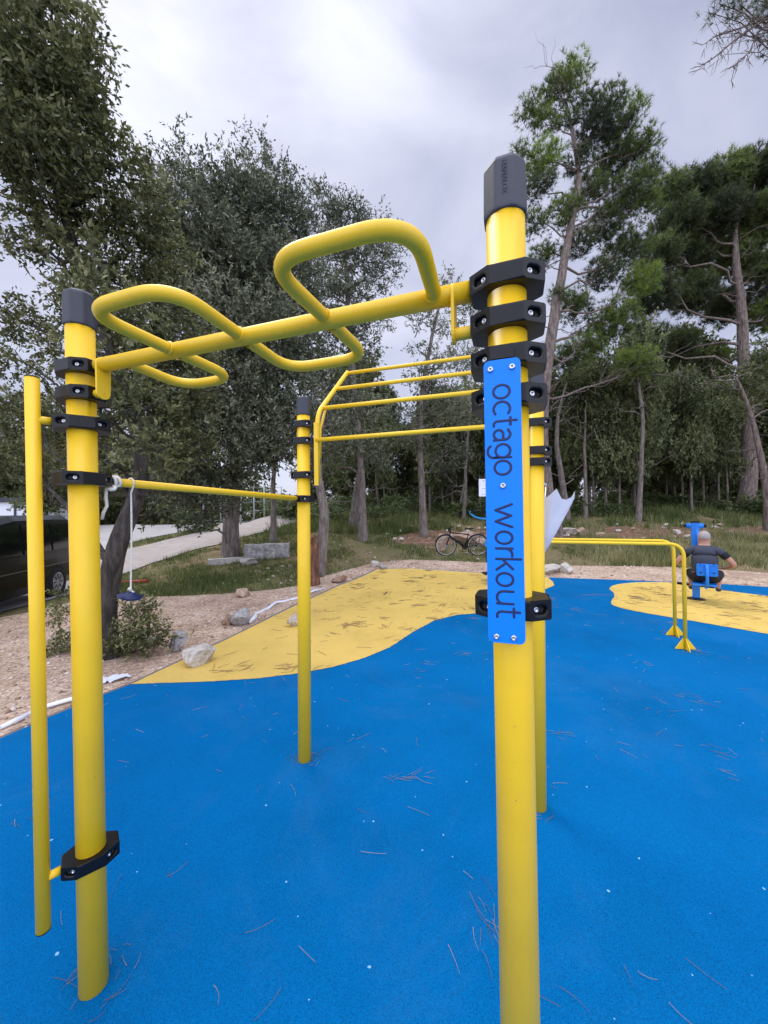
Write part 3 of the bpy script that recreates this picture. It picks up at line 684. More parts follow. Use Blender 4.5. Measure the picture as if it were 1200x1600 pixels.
def addv(p, r, link):
    vtx.append(p); rad.append(r); edg.append((link, len(vtx)-1)); return len(vtx)-1
for s in (-1, 1):
    sh = addv((s*.19, .02, .97), .062, 3); um_ = addv((s*.30, .01, .86), .056, sh); el = addv((s*.40, -.01, .735), .042, um_)
    fa = addv((s*.36, .12, .68), .037, el); wr_ = addv((s*.29, .27, .64), .026, fa); hn = addv((s*.265, .33, .625), (.034, .02), wr_)
    for f in range(4):
        a = addv((s*(.235+.018*f), .37, .628-.002*f), .0105, hn); b = addv((s*(.232+.019*f), .40+.004*(1.5-abs(f-1.5)), .612), .0095, a); addv((s*(.230+.019*f), .415, .592), .0085, b)
    a = addv((s*.225, .335, .618), .012, hn); addv((s*.208, .36, .602), .0095, a)
    hp = addv((s*.13, .10, .47), .095, 0); kn = addv((s*.22, .40, .53), .060, hp); sh2 = addv((s*.20, .43, .40), .054, kn); an = addv((s*.19, .44, .24), .036, sh2); ft = addv((s*.20, .50, .20), .032, an); addv((s*.21, .57, .20), .024, ft)
addv((0, .165, 1.185), .012, 5)
for s in (-1, 1): addv((s*.088, .055, 1.175), (.010, .018), 5)
per = skin('person', vtx, edg, rad, M['skin'], None); per.location = seat; per.rotation_euler = (0, 0, rzp)
tag(per, 'man seen from behind in dark grey T-shirt and black shorts seated on the blue machine', 'person')
def grow(names_pts, radii, edges, name, mat, sub=2): return skin(name, names_pts, edges, radii, mat, per, 0, sub)
grow([(0, .0, .50), (0, -.035, .70), (0, -.025, .88), (0, .025, .985), (0, .045, 1.035), (.20, .018, .965), (-.20, .018, .965), (.275, .01, .885), (-.275, .01, .885)],
     [(.195, .145), (.205, .145), (.215, .14), (.132, .10), (.070, .068), .073, .073, .069, .069], [(0, 1), (1, 2), (2, 3), (3, 4), (3, 5), (3, 6), (5, 7), (6, 8)], 'shirt', M['shirtgrey'])
for s in (-1, 1): grow([(s*.225, .014, .94), (s*.285, .01, .875), (s*.325, .0, .83)], [.078, .074, .067], [(0, 1), (1, 2)], 'sleeve', M['shirtblack'])
grow([(0, 0, .44), (0, -.01, .54), (.13, .10, .47), (-.13, .10, .47), (.225, .41, .525), (-.225, .41, .525)], [(.20, .155), (.20, .15), .118, .118, .082, .082], [(0, 1), (0, 2), (0, 3), (2, 4), (3, 5)], 'shorts', M['shirtblack'])
hb = MB(); hv = []
nu, nvv = 20, 12
for i in range(nvv+1):
    th = math.pi*.62*i/nvv
    for j in range(nu):
        ph = 2*math.pi*j/nu; fr = math.cos(ph-math.pi/2); th2 = th*(1-.28*max(0, fr))
        hv.append((.094*math.sin(th2)*math.cos(ph), .055+.112*math.sin(th2)*math.sin(ph), 1.215+.105*math.cos(th2)))
hb.add(hv, [(i*nu+j, i*nu+(j+1) % nu, (i+1)*nu+(j+1) % nu, (i+1)*nu+j) for i in range(nvv) for j in range(nu)], True)
hb.build('hair', M['hair'], per)
for s in (-1, 1):
    eb = MB(); eb.lathe([(.001, -.008), (.007, -.004), (.008, 0), (.007, .004), (.001, .008)], 10, Matrix.Translation((s*.032, .152, 1.20)))
    eb.build('eye', M['dark'], per)
for s in (-1, 1): grow([(s*.19, .40, .215), (s*.20, .48, .20), (s*.212, .60, .195)], [(.045, .045), (.046, .04), (.038, .030)], [(0, 1), (1, 2)], 'shoe', M['shoe'])

# ------------------------------------------------------------------ second machine behind the sign
b2 = hit(764, 912); b2.z = .034; Y2 = b2.y
m2 = tag(empty('exercise_machine', b2), 'light blue pedal trainer with curved handles and white info board, behind the blue sign', 'exercise machine')
a2 = lambda x, y, dy=0: at(x, y, Y2+dy)
M['sky'] = paint_mat('light_blue_paint', (.01, .25, .60), (.05, .08, .15))
under(MB().tube([b2, a2(766, 772)], .032, 16).build('column', M['sky']), m2)
under(MB().lathe([(.15, 0), (.15, .012), (.05, .02)], 24, Matrix.Translation(b2)).build('base_plate', M['black']), m2)
ib = under(MB().box((a2(766, 762, -.05)), (.55, .02, .42)).build('info_board', M['whiteplastic'], bevel=.008), m2)
M['inkgrey'] = simple('grey_print', (.32, .32, .36), .7)
for (yy, x0, x1) in ((750.5, 754, 758), (752, 754, 757), (758.5, 757, 764), (763.5, 753, 766), (772, 752, 764), (758.5, 768, 778), (763.5, 768, 780)):
    p0 = a2(x0, yy, -.0605); p1 = a2(x1, yy, -.0605); under(MB().box((p0+p1)/2, ((p1-p0).length, .002, .010)).build('printed_line', M['inkgrey']), ib)
for dy in (-.28, .28):
    hdl = under(MB().tube(fillet([a2(766, 810, 0), a2(755, 811, dy*.5), a2(742, 808, dy), a2(734, 802, dy), a2(735, 800, dy*1.4)], .25, 6), .022, 12).build('handlebar', M['sky']), m2)
    under(MB().tube([a2(735, 801, dy*1.35), a2(749, 797, dy*1.9)], .020, 12).build('grip', M['black']), hdl)
under(MB().tube(fillet([a2(766, 800, -.1), a2(760, 800, -.1), a2(760, 793, -.1), a2(766, 793, -.1)], .08, 5), .02, 10).build('upper_loop', M['sky']), m2)
under(MB().tube(fillet([a2(768, 845, -.1), a2(757, 845, -.1), a2(757, 853, -.1), a2(768, 853, -.1)], .08, 5), .018, 10).build('lower_loop', M['sky']), m2)
under(MB().box(a2(764, 868), (.13, .16, .36)).build('housing', M['black'], bevel=.02), m2)
for dy in (-.25, .2): under(MB().box(a2(760, 896, dy), (.16, .30, .03)).build('pedal', M['black'], bevel=.006), m2)

# ------------------------------------------------------------------ bicycle
w1, w2_ = hit(697, 868), hit(747, 868); fwd = (w1-w2_); WB = fwd.length; fwd.z = 0; fwd.normalize(); k_ = WB/1.08
bk_ = tag(empty('bicycle', (w2_.x, w2_.y, w2_.z), math.atan2(fwd.y, fwd.x)), 'black bicycle standing on the grass before the reddish stones', 'bicycle'); bk_.scale = (k_,)*3
def bt_(name, pts, r, mat, par=bk_, n=10): return MB().tube(pts, r, n).build(name, mat, par)
RW = .345
def wheel(x):
    t_ = MB().tube([(x+RW*math.cos(a), 0, RW+.01+RW*math.sin(a)) for a in np.linspace(0, 2*math.pi, 40, endpoint=False)], .021, 8, closed=True).build('wheel', M['tyre'], bk_)
    MB().tube([(x+.32*math.cos(a), 0, RW+.01+.32*math.sin(a)) for a in np.linspace(0, 2*math.pi, 40, endpoint=False)], .011, 6, closed=True).build('rim', M['alloy'], t_)
    s_ = MB()
    for a in np.linspace(0, 2*math.pi, 20, endpoint=False): s_.tube([(x, .02*math.cos(a*5), RW+.01), (x+.32*math.cos(a), 0, RW+.01+.32*math.sin(a))], .0016, 4)
    s_.tube([(x, -.05, RW+.01), (x, .05, RW+.01)], .022, 10); s_.build('spokes', M['steel'], t_)
wheel(0); wheel(1.08)
fr = MB(); bb = (.44, 0, .29); hdp = (.93, 0, .78); hd2 = (.95, 0, .66); stt = (.32, 0, .72)
for a, b, r in ((bb, hd2, .035), (stt, hdp, .02), (bb, stt, .018), (hd2, hdp, .024)): fr.tube([a, b], r, 10)
for s in (-1, 1): fr.tube([bb, (0, s*.06, .355)], .011, 8); fr.tube([stt, (0, s*.06, .355)], .009, 8)
frm = fr.build('frame', M['carblack'], bk_)
MB().box((.70, 0, .50), (.34, .07, .07), Matrix.Rotation(-.63, 3, 'Y')).build('battery', M['black'], frm)
fk = MB()
for s in (-1, 1): fk.tube([(.955, s*.05, .64), (1.08, s*.05, .355)], .016, 8)
fk.tube([(.955, -.05, .64), (.955, .05, .64)], .02, 8); fk.build('fork', M['carblack'], bk_)
bt_('seat_post', [stt, (.285, 0, .90)], .014, M['steel'])
MB().prism([(-.14, -.07), (-.10, -.08), (.14, -.02), (.16, 0), (.14, .02), (-.10, .08), (-.14, .07)], .05, Matrix.Translation((.29, 0, .89))).build('saddle', M['black'], bk_, bevel=.015)
hbm = MB(); hbm.tube([hdp, (.90, 0, .96)], .014, 8).tube([(.84, -.31, 1.0), (.90, -.08, .98), (.90, .08, .98), (.84, .31, 1.0)], .012, 8); hb_ = hbm.build('handlebar', M['black'], bk_)
MB().lathe([(.02, 0), (.035, .03), (.02, .06)], 10, Matrix.Translation((1.0, 0, .86)) @ Matrix.Rotation(1.57, 4, 'Y')).build('lamp', M['whiteplastic'], hb_)
MB().box((.96, 0, .90), (.10, .20, .14)).build('front_bag', M['black'], hb_, bevel=.02)
ck = MB().lathe([(.09, -.006), (.09, .006)], 20, Matrix.Translation((.44, -.06, .29)) @ Matrix.Rotation(1.57, 4, 'X')).tube([(.44, -.08, .29), (.53, -.09, .15)], .009, 6).tube([(.44, .08, .29), (.35, .09, .43)], .009, 6)
ck.box((.54, -.13, .145), (.09, .08, .02)).box((.34, .13, .435), (.09, .08, .02)).box((.44, 0, .29), (.13, .10, .13)); ck.build('crank', M['black'], bk_)
for x in (0, 1.08):
    MB().tube([(x+.375*math.cos(a), 0, RW+.01+.375*math.sin(a)) for a in np.linspace(.3, 2.6 if x == 0 else 2.0, 14)], .014, 6).build('mudguard', M['black'], bk_)
bt_('kickstand', [(.30, .05, .30), (.22, .20, .01)], .01, M['black'])
rk_ = MB().tube([(-.22, -.05, .76), (.18, -.05, .76)], .006, 6).tube([(-.22, .05, .76), (.18, .05, .76)], .006, 6).tube([(-.1, -.06, .76), (0, -.06, .36)], .006, 6).tube([(-.1, .06, .76), (0, .06, .36)], .006, 6); rk_.build('rear_rack', M['black'], bk_)

# ------------------------------------------------------------------ black van at the left
vw = hit(83, 932); vd = V((-.31, 1, 0)).normalized(); vr = V((vd.y, -vd.x, 0))
rearw = V((vw.x, vw.y, vw.z)); VZ = rearw.z
# local x along the van to its far (rear) end, y towards the camera side
van = tag(empty('parked_van', rearw-vr*.9, math.atan2(vd.y, vd.x)), 'black van parked on the road at the left edge, dark side windows', 'van')
HV = 1.86
def van_section(x):   # half widths by height
    if x > .85: t = (x-.85)/.15
    else: t = 0
    return t
secs = [(-3.95, .80, .55), (-3.75, .92, .95), (-3.0, .96, 1.08), (-2.55, .97, 1.22), (-1.9, .975, 1.74), (-1.3, .98, HV-.02), (0, .98, HV), (.70, .97, HV-.01), (.93, .955, HV-.10), (1.02, .93, 1.1), (1.05, .90, .45)]
vs = []; nc = 14
for (x, w, h) in secs:
    ht = h; sh = min(1.02, h-.05)
    pf = [(w*.90, .24), (w, .42), (w*1.005, .72), (w, sh*.86), (w*.985, sh), (w*.90, max(sh+.02, ht-.12)), (w*.80, ht-.02)]
    ring = [(x, y, z) for y, z in pf]+[(x, -y, z) for y, z in reversed(pf)]
    vs += ring
bd = MB(); n14 = 14
bd.add(vs, [(i*n14+j, i*n14+(j+1) % n14, (i+1)*n14+(j+1) % n14, (i+1)*n14+j) for i in range(len(secs)-1) for j in range(n14)], False)
bd.add(vs[:n14], [tuple(range(n14))]); bd.add(vs[-n14:], [tuple(range(n14))])
vbody = bd.build('body', M['carblack'], van, bevel=.03)
for s in (-1, 1):
    for (x0, x1) in ((-2.15, -1.25), (-1.17, -.22), (-.14, .74)):
        yb = .972; yt = .905; tb = .18 if x0 < -2 else .0
        MB().add([(x0, s*(yb+.008), 1.06), (x1, s*(yb+.008), 1.06), (x1, s*(yt+.01), HV-.22), (x0+tb*1.8, s*(yt+.01), HV-.22), (x0, s*(yb-.02), 1.06), (x1, s*(yb-.02), 1.06), (x1, s*(yt-.02), HV-.22), (x0+tb*1.8, s*(yt-.02), HV-.22)],
                 [(0, 1, 2, 3), (7, 6, 5, 4), (0, 4, 5, 1), (1, 5, 6, 2), (2, 6, 7, 3), (3, 7, 4, 0)]).build('side_window', M['glass'], van)
    MB().box((-1.3, s*.985, .74), (4.4, .012, .016)).build('crease_highlight', simple('painted_highlight', (.22, .22, .23), .3, .6), van)  # pale strip: highlight along the van's side crease, put in as colour
    MB().box((1.03, s*.80, .95), (.05, .16, .40)).build('tail_lamp', M['red'], van, bevel=.02)
for x in (0, -3.0):
    for s in (-1, 1):
        tm = Matrix.Translation((x, s*.90, .33)) @ Matrix.Rotation(math.radians(90)*-s, 4, 'X')
        MB().lathe([(.41, -.02), (.42, .065), (.39, .085), (.36, .088)], 28, tm).build('wheel_arch', M['dark'], van)
        wh = MB().lathe([(.20, -.1), (.31, -.1), (.33, -.06), (.33, .07), (.31, .10), (.215, .10), (.21, .04)], 32, tm).build('wheel', M['tyre'], van)
        rm = MB().lathe([(.215, .06), (.215, .102), (.20, .104), (.195, .094), (.001, .094)], 32, tm)
        rm.build('rim', M['alloy'], wh)
        sp = MB()
        for q in range(8):
            a = q*math.pi/4; sp.box(tm @ V((.13*math.cos(a), .13*math.sin(a), .096)), (.11, .022, .008), (tm.to_3x3() @ Matrix.Rotation(a, 3, 'Z')))
        sp.build('rim_slot', M['dark'], wh)

# ------------------------------------------------------------------ white building, fence, low wall at left
bl = at(-30, 870, 21); bz = g(bl.x, bl.y); c0 = V((at(-95, 800, 21).x, 22.5, bz))
bd_ = tag(empty('building', c0), 'low white panelled building with a dark flat roof behind the van', 'building')
tz = at(20, 779, 21).z-bz
xr = at(64, 800, 21).x-c0.x
MB().box((0, 0, tz/2-.1), (xr*2, 3.0, tz-.2)).build('wall', M['white'], bd_)
MB().box((0, 0, tz-.07), (xr*2+.3, 3.4, .22)).build('roof_edge', simple('dark_roof_edge', (.03, .03, .045), .6), bd_)
for i in range(9): MB().box((-xr+xr*2*i/8, -1.52, tz/2-.1), (.10, .06, tz-.2)).build('frame_post', simple('dark_frame', (.035, .03, .045), .6), bd_)
fp = [at(318, 818, 24), at(345, 816, 24.5), at(376, 812, 23), at(397, 810, 25), at(413, 808, 25.5), at(440, 806, 27)]
fn = tag(empty('fence', (fp[2].x, fp[2].y, g(fp[2].x, fp[2].y))), 'thin grey metal fence posts with wire beyond the concrete path', 'fence')
tops = []
for i, p in enumerate(fp):
    zb = g(p.x, p.y); h = 4.0 if i == 2 else 2.4; under(MB().tube([(p.x, p.y, zb), (p.x, p.y, zb+h)], .05, 10).build('fence_post', M['galv']), fn); tops.append((p, zb))
wi = MB()
for (p, za), (q, zb) in zip(tops[:-1], tops[1:]):
    for h in (.2, .8, 1.4, 1.9, 2.35): wi.tube([(p.x, p.y, za+h), ((p.x+q.x)/2, (p.y+q.y)/2, (za+zb)/2+h-.06), (q.x, q.y, zb+h)], .012, 5)
under(wi.build('wire', M['galv']), fn)
lw = MB(); pts = [hit(360, 815), hit(400, 811), hit(440, 807)]
for p, q in zip(pts[:-1], pts[1:]):
    d = q-p; lw.box((p+q)/2+V((0, 0, .15)), ((q-p).length+.05, .2, .5), Matrix.Rotation(math.atan2(d.y, d.x), 3, 'Z'))
tag(lw.build('low_wall', M['concrete']), 'low pale concrete wall at the foot of the wire fence', 'wall')

# ------------------------------------------------------------------ stones and litter
def rock_mesh(seed, sub=3):
    bm = bmesh.new(); bmesh.ops.create_icosphere(bm, subdivisions=sub, radius=.5); rr = random.Random(seed)
    pl = [V((rr.gauss(0, 1), rr.gauss(0, 1), rr.gauss(0, 1))).normalized() for _ in range(13)]
    dd = [rr.uniform(.20, .36) for _ in pl]
    for v in bm.verts:
        p = v.co.copy()
        for n_, d in zip(pl, dd):
            k = p.dot(n_)
            if k > d: p -= n_*(k-d)
        p += p.normalized()*(.03*mnoise.noise(p*5+V((seed, 0, 0)))+.02*mnoise.noise(p*14+V((seed, 3, 0)))); v.co = p
    zmin = min(v.co.z for v in bm.verts)
    for v in bm.verts: v.co.z -= zmin+.06
    me = bpy.data.meshes.new('rock'); bm.to_mesh(me); bm.free(); return me
def rock(px, py, wpx, hpx, mat, label, group=None, seed=None, depth=1.0, rz=None, name='rock', sub=4):
    p = hit(px, py); r_ = ray(px, py); w = wpx/F*p.y; h = hpx/F*p.y*1.15
    me = rock_mesh(seed if seed is not None else random.randint(0, 9999), sub); me.materials.append(M[mat]); o = bpy.data.objects.new(name, me); C.objects.link(o)
    o.location = p + V((0, w*.3, .02)); xs = [v.co.x for v in me.vertices]; zs = [v.co.z for v in me.vertices]
    o.scale = (w/(max(xs)-min(xs)), w*depth/(max(xs)-min(xs)), h/(max(zs)-min(zs))); o.rotation_euler = (0, 0, 0)
    tag(o, label, 'rock', group); return o
rock(305, 1046, 47, 28, 'limestone', 'jagged pale limestone rock lying on the yellow rubber rim', seed=5, depth=.8)
rock(275, 1021, 28, 28, 'greystone', 'upright grey white stone on the gravel beside the yellow rim', seed=8, depth=.7)
rock(222, 1018, 46, 17, 'limestone', 'low weathered slab stone half hidden under the shrub', seed=12)
rock(373, 980, 32, 24, 'greystone', 'blocky grey stone on the gravel by the plastic strip', seed=21)
rock(354, 979, 20, 16, 'redstone', 'brown stone touching the blocky grey stone', seed=23)
rock(458, 983, 18, 22, 'limestone', 'rounded pale stone on the yellow rubber behind the middle post', seed=25)
rock(380, 934, 20, 12, 'redstone', 'small orange brown stone on the gravel edge by the grass', seed=31)
rock(528, 913, 26, 12, 'redstone', 'flat reddish stone at the rubber edge right of the tree stump', seed=33)
rock(584, 887, 14, 9, 'limestone', 'small tan stone at the far tip of the yellow rubber', seed=35)
rock(598, 892, 14, 9, 'greystone', 'small dark grey stone on the tip of the yellow rubber', seed=37)
rock(860, 899, 44, 14, 'limestone', 'long flat pale stone on gravel right of the umbrella', seed=41)
rock(886, 897, 22, 16, 'limestone', 'rounded beige stone at the end of the long flat stone', seed=43)
rock(690, 862, 19, 26, 'redstone', 'upright orange boulder behind the front wheel of the bicycle', seed=45)
rock(735, 850, 46, 16, 'redstone', 'broad tan and orange stone behind the bicycle saddle', seed=47)
rock(752, 856, 18, 14, 'redstone', 'reddish stone between the bicycle rear wheel and the sign', seed=49)
rock(915, 840, 22, 15, 'redstone', 'orange stone on the bank above the parallel bars, nearest the umbrella', seed=51)
rock(938, 842, 16, 9, 'redstone', 'small orange stone just right of the orange bank stone', seed=53)
rock(898, 836, 26, 10, 'limestone', 'pale flat stone at the foot of the leaning pine', seed=54)
rock(385, 884, 30, 11, 'concrete', 'flat stone in the grass in front of the broken concrete beam', seed=55)
gr1 = 'small pale stones scattered in the grass'
prot = []
for i in range(6):
    me = rock_mesh(100+i, 2); me.materials.append(M[('limestone', 'redstone', 'limestone')[i % 3]]); prot.append(me)
def small_rocks(n, xr_, yr_, smin, smax, lab, grp, excl=()):
    for i in range(n):
        px, py = random.uniform(*xr_), random.uniform(*yr_); p = hit(px, py)
        if p.y > 40: continue
        o = bpy.data.objects.new('rock', random.choice(prot)); C.objects.link(o); s = random.uniform(smin, smax); o.location = p; o.scale = (s, s*random.uniform(.6, 1), s*random.uniform(.4, .75)); o.rotation_euler = (0, 0, random.uniform(0, 6)); tag(o, lab, 'rock', grp)
small_rocks(70, (600, 1200), (821, 846), .10, .45, 'tan stone lying on the reddish dirt bank before the wood', 'stones along the dirt bank')
small_rocks(40, (345, 470), (868, 915), .06, .16, 'small pale stone in the grass left of the middle post', gr1)
small_rocks(40, (520, 800), (840, 878), .06, .17, 'small white stone in the grass behind the yellow rubber', 'small white stones behind the yellow rubber')
small_rocks(26, (860, 1200), (850, 884), .05, .15, 'small stone in the grass behind the parallel bars', 'small stones behind the parallel bars')
small_rocks(18, (1140, 1185), (797, 803), .12, .25, 'white stone in the ring around the big pine foot', 'white stones round the big pine')
small_rocks(16, (870, 930), (830, 845), .15, .35, 'pale stone heaped by the leaning pine foot', 'stones heaped by the leaning pine')
# broken concrete pieces under the tree
def blockpx(x0, x1, yb, hpx, dep, name, lab, cat, mat='concrete', ang=0):
    p = hit((x0+x1)/2, yb); w = (x1-x0)/F*p.y; h = hpx/F*p.y
    bm = bmesh.new(); bmesh.ops.create_cube(bm, size=1); bmesh.ops.subdivide_edges(bm, edges=bm.edges, cuts=5, use_grid_fill=True)
    for v in bm.verts:
        v.co = V((v.co.x*w, v.co.y*dep, (v.co.z+.5)*h)); v.co += .12*h*mnoise.noise_vector(v.co*5+V((x0, 0, 0)))
    me = bpy.data.meshes.new(name); bm.to_mesh(me); bm.free(); me.materials.append(M[mat]); o = bpy.data.objects.new(name, me); C.objects.link(o)
    o.location = p+V((0, dep/2, 0)); o.rotation_euler = (0, 0, ang); return tag(o, lab, cat)
blockpx(380, 448, 874, 23, .5, 'concrete_beam', 'thick broken concrete beam lying in the grass behind the middle post', 'concrete beam', 'greystone', ang=.30)
blockpx(406, 430, 873, 18, .5, 'concrete_block', 'grey concrete block lying against the broken concrete beam', 'concrete block')
blockpx(324, 376, 882, 9, .3, 'kerbstone', 'long thin pale kerbstone lying by the big tree foot', 'kerbstone', ang=.45)
p = hit(208, 914); a = hit(184, 914); b = hit(230, 911)
tag(MB().tube([a+V((0, 0, .05)), b+V((0, 0, .05))], .045, 12).build('pipe', M['red']), 'red plastic pipe lying on the grass behind the rope swing', 'pipe')
# white plastic strips
def strip(pts, w, lab):
    q = [hit(x, y) for x, y in pts]; mb = MB(); vs = []
    for i, p in enumerate(q):
        t = (q[min(i+1, len(q)-1)]-q[max(i-1, 0)]).normalized(); n_ = V((-t.y, t.x, 0)); zz = .03+.018*math.sin(i*2.1)
        ww = w*(.7+.5*math.sin(i*1.7)**2)
        vs += [p+n_*ww+V((0, 0, zz)), p+V((0, 0, zz+.02)), p-n_*ww+V((0, 0, zz-.01))]
    mb.add(vs, [(i*3+j, i*3+j+1, i*3+j+4, i*3+j+3) for i in range(len(q)-1) for j in range(2)], True); o = mb.build('plastic_strip', M['whiteplastic'], fixn=False)
    sl = o.modifiers.new('thick', 'SOLIDIFY'); sl.thickness = .003; return tag(o, lab, 'plastic strip')
strip([(0, 1143), (30, 1131), (45, 1118), (75, 1108), (110, 1100), (150, 1092)], .02, 'torn white plastic strip on the gravel beside the left post')
strip([(388, 976), (398, 968), (400, 960), (418, 953), (430, 945), (446, 940), (465, 936), (490, 926), (508, 920)], .035, 'torn white plastic strip along the rubber edge behind the middle post')
p = hit(170, 1066); mb = MB(); gx = 12; vs = []
for i in range(gx):
    for j in range(gx):
        u, v = i/(gx-1)-.5, j/(gx-1)-.5; vs.append(p+V((u*.28+v*.16, v*.22, .035+.022*mnoise.noise(V((u*9, v*9, 1)))+.02*mnoise.noise(V((u*21, v*21, 4))))))
mb.add(vs, [(i*gx+j, i*gx+j+1, (i+1)*gx+j+1, (i+1)*gx+j) for i in range(gx-1) for j in range(gx-1) if (i-5.5)**2+(j-5.5)**2 < 30+8*math.sin(i*2+j)], True)
o = mb.build('paper_scrap', M['whiteplastic'], fixn=False); tag(o, 'crumpled white paper scrap on the gravel right of the left post', 'paper scrap')

# ------------------------------------------------------------------ foliage
BV = np.zeros(0)
def nrm(a): return a/np.maximum(np.linalg.norm(a, axis=-1, keepdims=True), 1e-9)
def clump_noise(p, s):
    return (np.sin(p[:, 0]*s+1.3*np.sin(p[:, 1]*s*.7+2))*np.cos(p[:, 2]*s*1.1+1.7*np.sin(p[:, 0]*s*.6))+.6*np.sin(p[:, 1]*s*1.9+p[:, 2]*s*1.3+1)*np.sin(p[:, 0]*s*2.2-1))
def cluster_points(blobs, dens, gap=.25, ns=3.0, shell=.42):
    out = []; ow = []; bvv = []
    for (c, r) in blobs:
        c = np.array(c, float); r = np.array(r, float) if hasattr(r, '__len__') else np.array([r, r, r*.85])
        n = max(6, int(dens*r[0]*r[1]*r[2]*4.19)); d = nrm(RNG.normal(size=(n, 3))); rad = RNG.random(n)**shell
        rad *= 1+.22*np.sin(d[:, 0]*5+c[0]*3)*np.sin(d[:, 2]*6+c[2]*2+d[:, 1]*4)
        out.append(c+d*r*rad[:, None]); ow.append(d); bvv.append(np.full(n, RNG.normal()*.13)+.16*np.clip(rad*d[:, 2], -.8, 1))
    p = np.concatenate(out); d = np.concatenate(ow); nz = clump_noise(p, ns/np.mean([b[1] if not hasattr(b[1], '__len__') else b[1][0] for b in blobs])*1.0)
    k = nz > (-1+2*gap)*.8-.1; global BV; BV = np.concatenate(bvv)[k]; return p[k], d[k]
def leaves(name, pts, out, K, L_, Wd, twig, mat, parent, droop=0.0, flat=.3):
    n = len(pts); tw = nrm(out*.7+RNG.normal(size=(n, 3))*.6+np.array([0, 0, .25-droop]))
    t = np.tile(np.arange(K)/(K-1), n)[:, None]; tw_ = np.repeat(tw, K, 0); base = np.repeat(pts, K, 0)+tw_*t*twig*RNG.uniform(.7, 1.3, (n*K, 1))
    ld = nrm(tw_*.55+RNG.normal(size=(n*K, 3))*.55+np.array([0, 0, -droop])); nu_ = nrm(RNG.normal(size=(n*K, 3))*.8+np.array([0, 0, flat*2])); side = nrm(np.cross(ld, nu_)); nn = np.cross(side, ld)
    s = RNG.uniform(.65, 1.25, (n*K, 1)); L2 = L_*s; W2 = Wd*s
    v0 = base; v1 = base+ld*L2*.45+side*W2*.5+nn*W2*.15; v2 = base+ld*L2; v3 = base+ld*L2*.45-side*W2*.5+nn*W2*.15
    vs = np.stack([v0, v1, v2, v3], 1).reshape(-1, 3); f = np.arange(len(vs)).reshape(-1, 4)
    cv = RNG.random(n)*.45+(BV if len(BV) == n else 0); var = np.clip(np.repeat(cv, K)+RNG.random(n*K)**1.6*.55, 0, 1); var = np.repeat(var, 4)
    return npmesh(name, vs, f, mat, parent, var)
def tufts(name, pts, out, K, L_, Wd, mat, parent, brightup=True):
    n = len(pts); ax_ = nrm(out*.5+RNG.normal(size=(n, 3))*.35+np.array([0, 0, .75])); a_ = np.repeat(ax_, K, 0)
    base = np.repeat(pts, K, 0)+a_*RNG.uniform(-.10, .10, (n*K, 1))*L_*2
    d = nrm(a_*.7+RNG.normal(size=(n*K, 3))*.62); side = nrm(np.cross(d, RNG.normal(size=(n*K, 3)))); s = RNG.uniform(.7, 1.2, (n*K, 1))*L_
    vs = np.stack([base-side*Wd*.5, base+side*Wd*.5, base+d*s], 1).reshape(-1, 3); f = np.arange(len(vs)).reshape(-1, 3)
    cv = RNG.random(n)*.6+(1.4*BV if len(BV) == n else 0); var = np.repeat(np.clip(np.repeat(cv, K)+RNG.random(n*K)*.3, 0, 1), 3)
    return npmesh(name, vs, f, mat, parent, var)
def wig(a, b, n, amp, sd):
    a, b = V(a), V(b); L_ = (b-a).length; out = []
    for i in range(n+1):
        t = i/n; p = a.lerp(b, t); k = amp*L_*math.sin(math.pi*t)**.7 if 0 < t < 1 else 0
        out.append(p+mnoise.noise_vector(V((t*3+sd, sd*1.7, 0)))*k)
    return out
def limbs(mb, trunk, tr, blobs, sub=5, thick=.4, sd=0, seg=8, dead=0):
    T = [V(p) for p in trunk]
    mb.tube(T, tr, 12 if seg >= 8 else 8)
    rr = random.Random(sd)
    for bi, (c, r) in enumerate(blobs):
        c = V(c); R = r if not hasattr(r, '__len__') else r[0]
        # join: trunk point nearest to a point lower than the blob
        cand = [(abs((c-p).length - 0) + max(0, p.z-(c.z-.35*(c-p).length))*3, i) for i, p in enumerate(T)]
        i = min(cand)[1]; s = T[i]; r0 = max(.008, min(tr[i]*.62, .02+.035*R*2)*thick*1.6)
        pts = wig(s, c, seg, .22, rr.uniform(0, 99)); mb.tube(pts, [r0*(1-.75*k/seg) for k in range(seg+1)], 6, caps=False)
        for q in range(sub):
            u = V((rr.gauss(0, 1), rr.gauss(0, 1), rr.gauss(.2, 1))).normalized()
            st = pts[rr.randint(seg//2, seg)]; e = c+u*R*rr.uniform(.5, .85); tws = wig(st, e, 5, .3, rr.uniform(0, 99)); mb.tube(tws, [r0*.28*(1-.7*k/5) for k in range(6)], 4, caps=False)
    for q in range(dead):
        i = rr.randint(len(T)//4, len(T)-1); s = T[i]; u = V((rr.gauss(0, 1), rr.gauss(0, .8), rr.uniform(-.25, .5))).normalized(); Ld = rr.uniform(.8, 2.6)
        p_ = wig(s, s+u*Ld, 6, .3, rr.uniform(0, 99)); r0 = rr.uniform(.018, .035); mb.tube(p_, [r0*(1-.8*k/6) for k in range(7)], 5, caps=False)
        for w in range(3):
            st = p_[rr.randint(2, 5)]; e = st+(u+V((rr.gauss(0, .8), rr.gauss(0, .8), rr.gauss(0, .6)))).normalized()*Ld*rr.uniform(.25, .5); mb.tube(wig(st, e, 4, .3, rr.uniform(0, 99)), [r0*.45*(1-.7*k/4) for k in range(5)], 4, caps=False)
